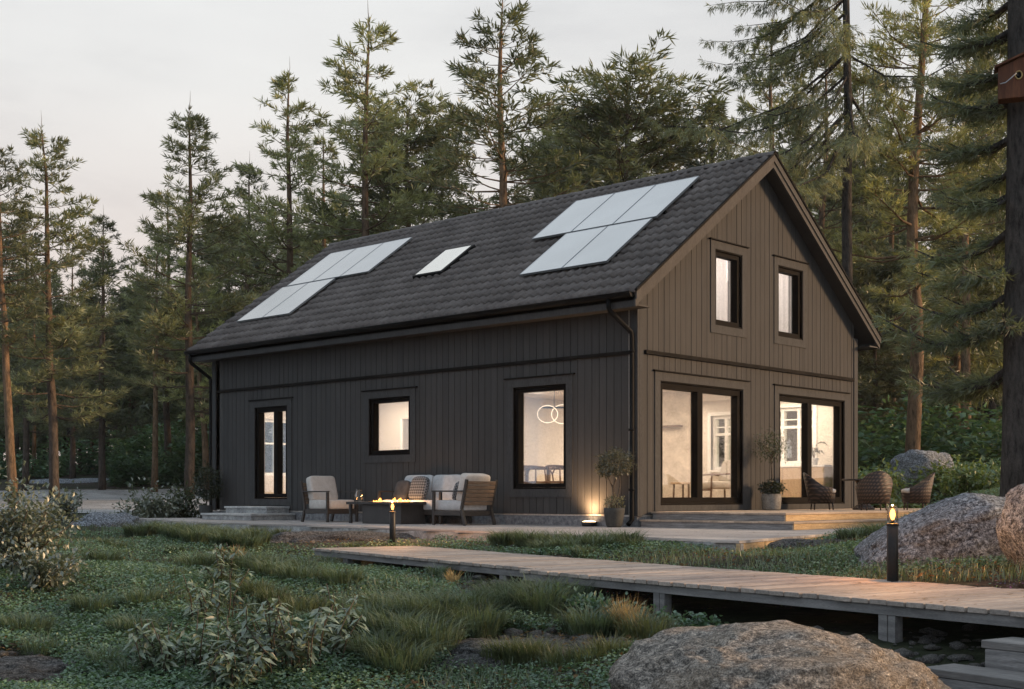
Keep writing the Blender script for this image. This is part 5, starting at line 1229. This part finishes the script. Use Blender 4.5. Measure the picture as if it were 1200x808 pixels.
# special near trees
def place(root, px, d, rz, label, cat='tree', zoff=0.):
    x, y = at(px, d); root.location = (x, y, hz(px, d)+zoff); root.rotation_euler = (0, 0, rz); tag(root, label, cat, 'conifers round the house')
    if 'h' in root: del root['h']
lx = lambda a: (CR[0]*a, CR[1]*a)
p12 = conifer('pine_tree', 15.5, 4.6, 3.0, (M_BARKO, M_NEEDY), 12, dens=1.25, lean=lx(.030), trunk_r=.185, nl=.22, nw=.026, per=9, gap=.10, kink=.5)
place(p12, 1068, 32, 0, 'tall pine with an orange brown trunk right of the gable')
pn = math.atan2(-CR[1], -CR[0])
p14 = conifer('spruce_tree', 13, 1.9, 1.35, (M_BARKD, M_NEEDD), 14, 'spruce', dens=1.9, trunk_r=.215, nl=.15, nw=.012, per=18, whorl=.42, nbr=4, kink=.05, side=pn-.9, stray=0.)
place(p14, 1197, 15., 0, 'thick dark trunked spruce at the right edge carrying the birdhouse')
p11 = conifer('spruce_tree', 19, 9.0, 5.2, (M_BARKD, M_NEED), 15, 'weep', dens=1.7, trunk_r=.15, nl=.17, nw=.017, per=12, whorl=.55, nbr=3, kink=.1, side=pn, stray=.15)
place(p11, 993, 31, 0, 'tall spruce behind the gable with long drooping branches reaching over the roof')
# remove the unplaced originals
for k in list(protos):
    r_ = protos[k]
    for c in list(r_.children): bpy.data.objects.remove(c, do_unlink=True)
    bpy.data.objects.remove(r_, do_unlink=True)
# birdhouse on the near trunk
bx, by = at(1187, 14.66); bh = empty('birdhouse', (bx, by, zat(118, 14.66)), math.atan2(CR[1], CR[0])-.35, 'reddish brown wooden birdhouse nailed to the thick dark trunk', 'birdhouse')
m = MB(); w_, dp = .16, .10
m.hexa([(-w_, -dp, 0), (w_+.05, -dp, 0), (w_+.05, dp, 0), (-w_, dp, 0), (-w_, -dp, .36), (w_+.05, -dp, .50), (w_+.05, dp, .50), (-w_, dp, .36)]); m.build('body', M_REDW, bh, .006)
m = MB(); m.hexa([(-w_-.04, -dp-.04, .352), (w_+.09, -dp-.04, .527), (w_+.09, dp, .527), (-w_-.04, dp, .352), (-w_-.04, -dp-.04, .375), (w_+.09, -dp-.04, .55), (w_+.09, dp, .55), (-w_-.04, dp, .375)]); m.build('roof', M_REDW, bh)
m = MB(); m.tube([(.06+.035*math.cos(a), -dp-.006, .25+.045*math.sin(a)) for a in np.linspace(0, 6.283, 20)], .009, 6, cap=False); m.build('entrance_ring', surf('brass', (.35, .24, .10), (.42, .3, .13), 5, .4, metal=.8, bmp=0), bh)
m = MB(); m.lathe([(0, 0), (.034, 0)], n=20); o = m.build('entrance_dark_disc', M_BLACK, bh); o.rotation_euler = (math.pi/2, 0, 0); o.location = (.06, -dp-.003, .25)  # flat black disc, the darkness of a hole put into colour
m = MB(); m.tube([(.05, -dp-.0, .25), (.03, -dp-.05, .26), (-.03, -dp-.07, .20), (-.08, -dp-.07, .16), (-.14, -dp-.06, .155)], .007, 6); m.build('perch', M_PANELF, bh)

# ------------------------------------------------------------------ deep forest (one mass) and undergrowth
Pf, Df = [], []; tk = MB()
rg = np.random.default_rng(99)
for i in range(230):
    u = rg.uniform(-.62, .60); d = rg.uniform(76, 112); px = 600+u*FOC; r_ = u*d; x, y = rd(r_, d); zg = float(H(r_, d)[0])
    topy = 375 if px < 330 else (300 if px < 850 else 230); ht = max(9, zat(topy+rg.uniform(-40, 130), d)-zg); cb = ht*rg.uniform(.12, .36) if px < 330 else ht*rg.uniform(.05, .2); R_ = rg.uniform(2.2, 3.4)
    tk.tube([(x, y, zg-1), (x+rg.normal(0, .3), y, zg+ht*.95)], [.17, .04], 5, cap=False)
    n = 520; t = rg.uniform(0, 1, n)**.8; z = zg+cb+(ht-cb)*t; a = rg.uniform(0, 6.283, n); q = R_*(1-t)**.75*rg.uniform(.15, 1.1, n)
    Pf.append(np.stack([x+q*np.cos(a), y+q*np.sin(a), z], 1)); Df.append(np.stack([np.cos(a), np.sin(a), rg.normal(.2, .4, n)], 1))
Pf = np.concatenate(Pf); Df = np.concatenate(Df); Pf = np.repeat(Pf, 3, 0)+rg.normal(0, .12, (len(Pf)*3, 3)); Df = np.repeat(Df, 3, 0)+rg.normal(0, .5, (len(Df)*3, 3))
V, F = needle_cards(Pf, Df, rg.uniform(.6, 1.1, len(Pf)), rg.uniform(.12, .22, len(Pf)))
tv = np.array(tk.v); tf = np.array(tk.f)
tag(np_mesh('deep_forest', [(V, F, 0), (tv, tf, 1)], [M_NEEDD, M_BARK]), kind='stuff')
# bare trunks one can tell apart at the forest edge behind the yard
for i, (px, d) in enumerate(((40, 74), (58, 78), (94, 75), (108, 80), (122, 76), (135, 82), (152, 78), (20, 80), (80, 82))):
    x, y = at(px, d); h_ = 11+2*math.sin(i*2.); o = empty('forest_pine', (x, y, hz(px, d)), 0, 'thin bare pine trunk at the dark forest edge behind the gravel yard', 'tree', 'thin trunks at the forest edge')
    m = MB(); m.tube([(0, 0, -.5), (.05*math.sin(i), 0, h_*.5), (.1*math.sin(i*3), 0, h_)], [.13, .10, .03], 7); m.build('trunk', M_BARKO if i % 3 == 0 else M_BARK, o)
    n = 2200; t = RNG.uniform(0, 1, n); a = RNG.uniform(0, 6.283, n); q = 1.7*(1-t)**.7*RNG.uniform(.1, 1.1, n); P = np.stack([q*np.cos(a), q*np.sin(a), h_*.52+h_*.5*t], 1)
    V, F = needle_cards(P, np.stack([np.cos(a), np.sin(a), RNG.normal(.3, .5, n)], 1), RNG.uniform(.3, .5, n), RNG.uniform(.05, .08, n)); np_mesh('crown', [(V, F)], M_NEEDD, o)
# undergrowth: green thicket at the forest edge, on the bank left and behind the deck
def thicket(n, spans, hmax, L):
    P = []
    for px0, px1, d0, d1, w_ in spans:
        k = int(n*w_); u = (RNG.uniform(px0, px1, k)-600)/FOC; d = RNG.uniform(d0, d1, k); r_ = u*d; x, y = rd(r_, d); c = patch(x, y, .55, 3)
        P.append(np.stack([x, y, H(r_, d)+RNG.uniform(0, 1, k)**1.3*hmax*(.25+.95*c)], 1))
    P = np.concatenate(P); n = len(P); D = RNG.normal(0, 1, (n, 3)); D[:, 2] = np.abs(D[:, 2])*.4
    return leaf_cards(P, D, RNG.uniform(.6, 1.2, n)*L, RNG.uniform(.45, .75, n)*L)
V, F = thicket(44000, [(130, 330, 64, 76, .42), (-80, 330, 84, 95, .2), (-60, 130, 72, 76, .06), (330, 700, 62, 72, .06), (1000, 1230, 40, 60, .26)], 2.6, .34)
tag(np_mesh('undergrowth', [(V, F)], M_UNDER), kind='stuff')
V, F = thicket(11000, [(1000, 1230, 24, 40, .8), (960, 1060, 21, 26, .2)], .40, .10)
tag(np_mesh('ground_cover', [(V, F)], M_CLOV), kind='stuff')
print('faces', sum(len(o.data.polygons) for o in SC.objects if o.type == 'MESH'))
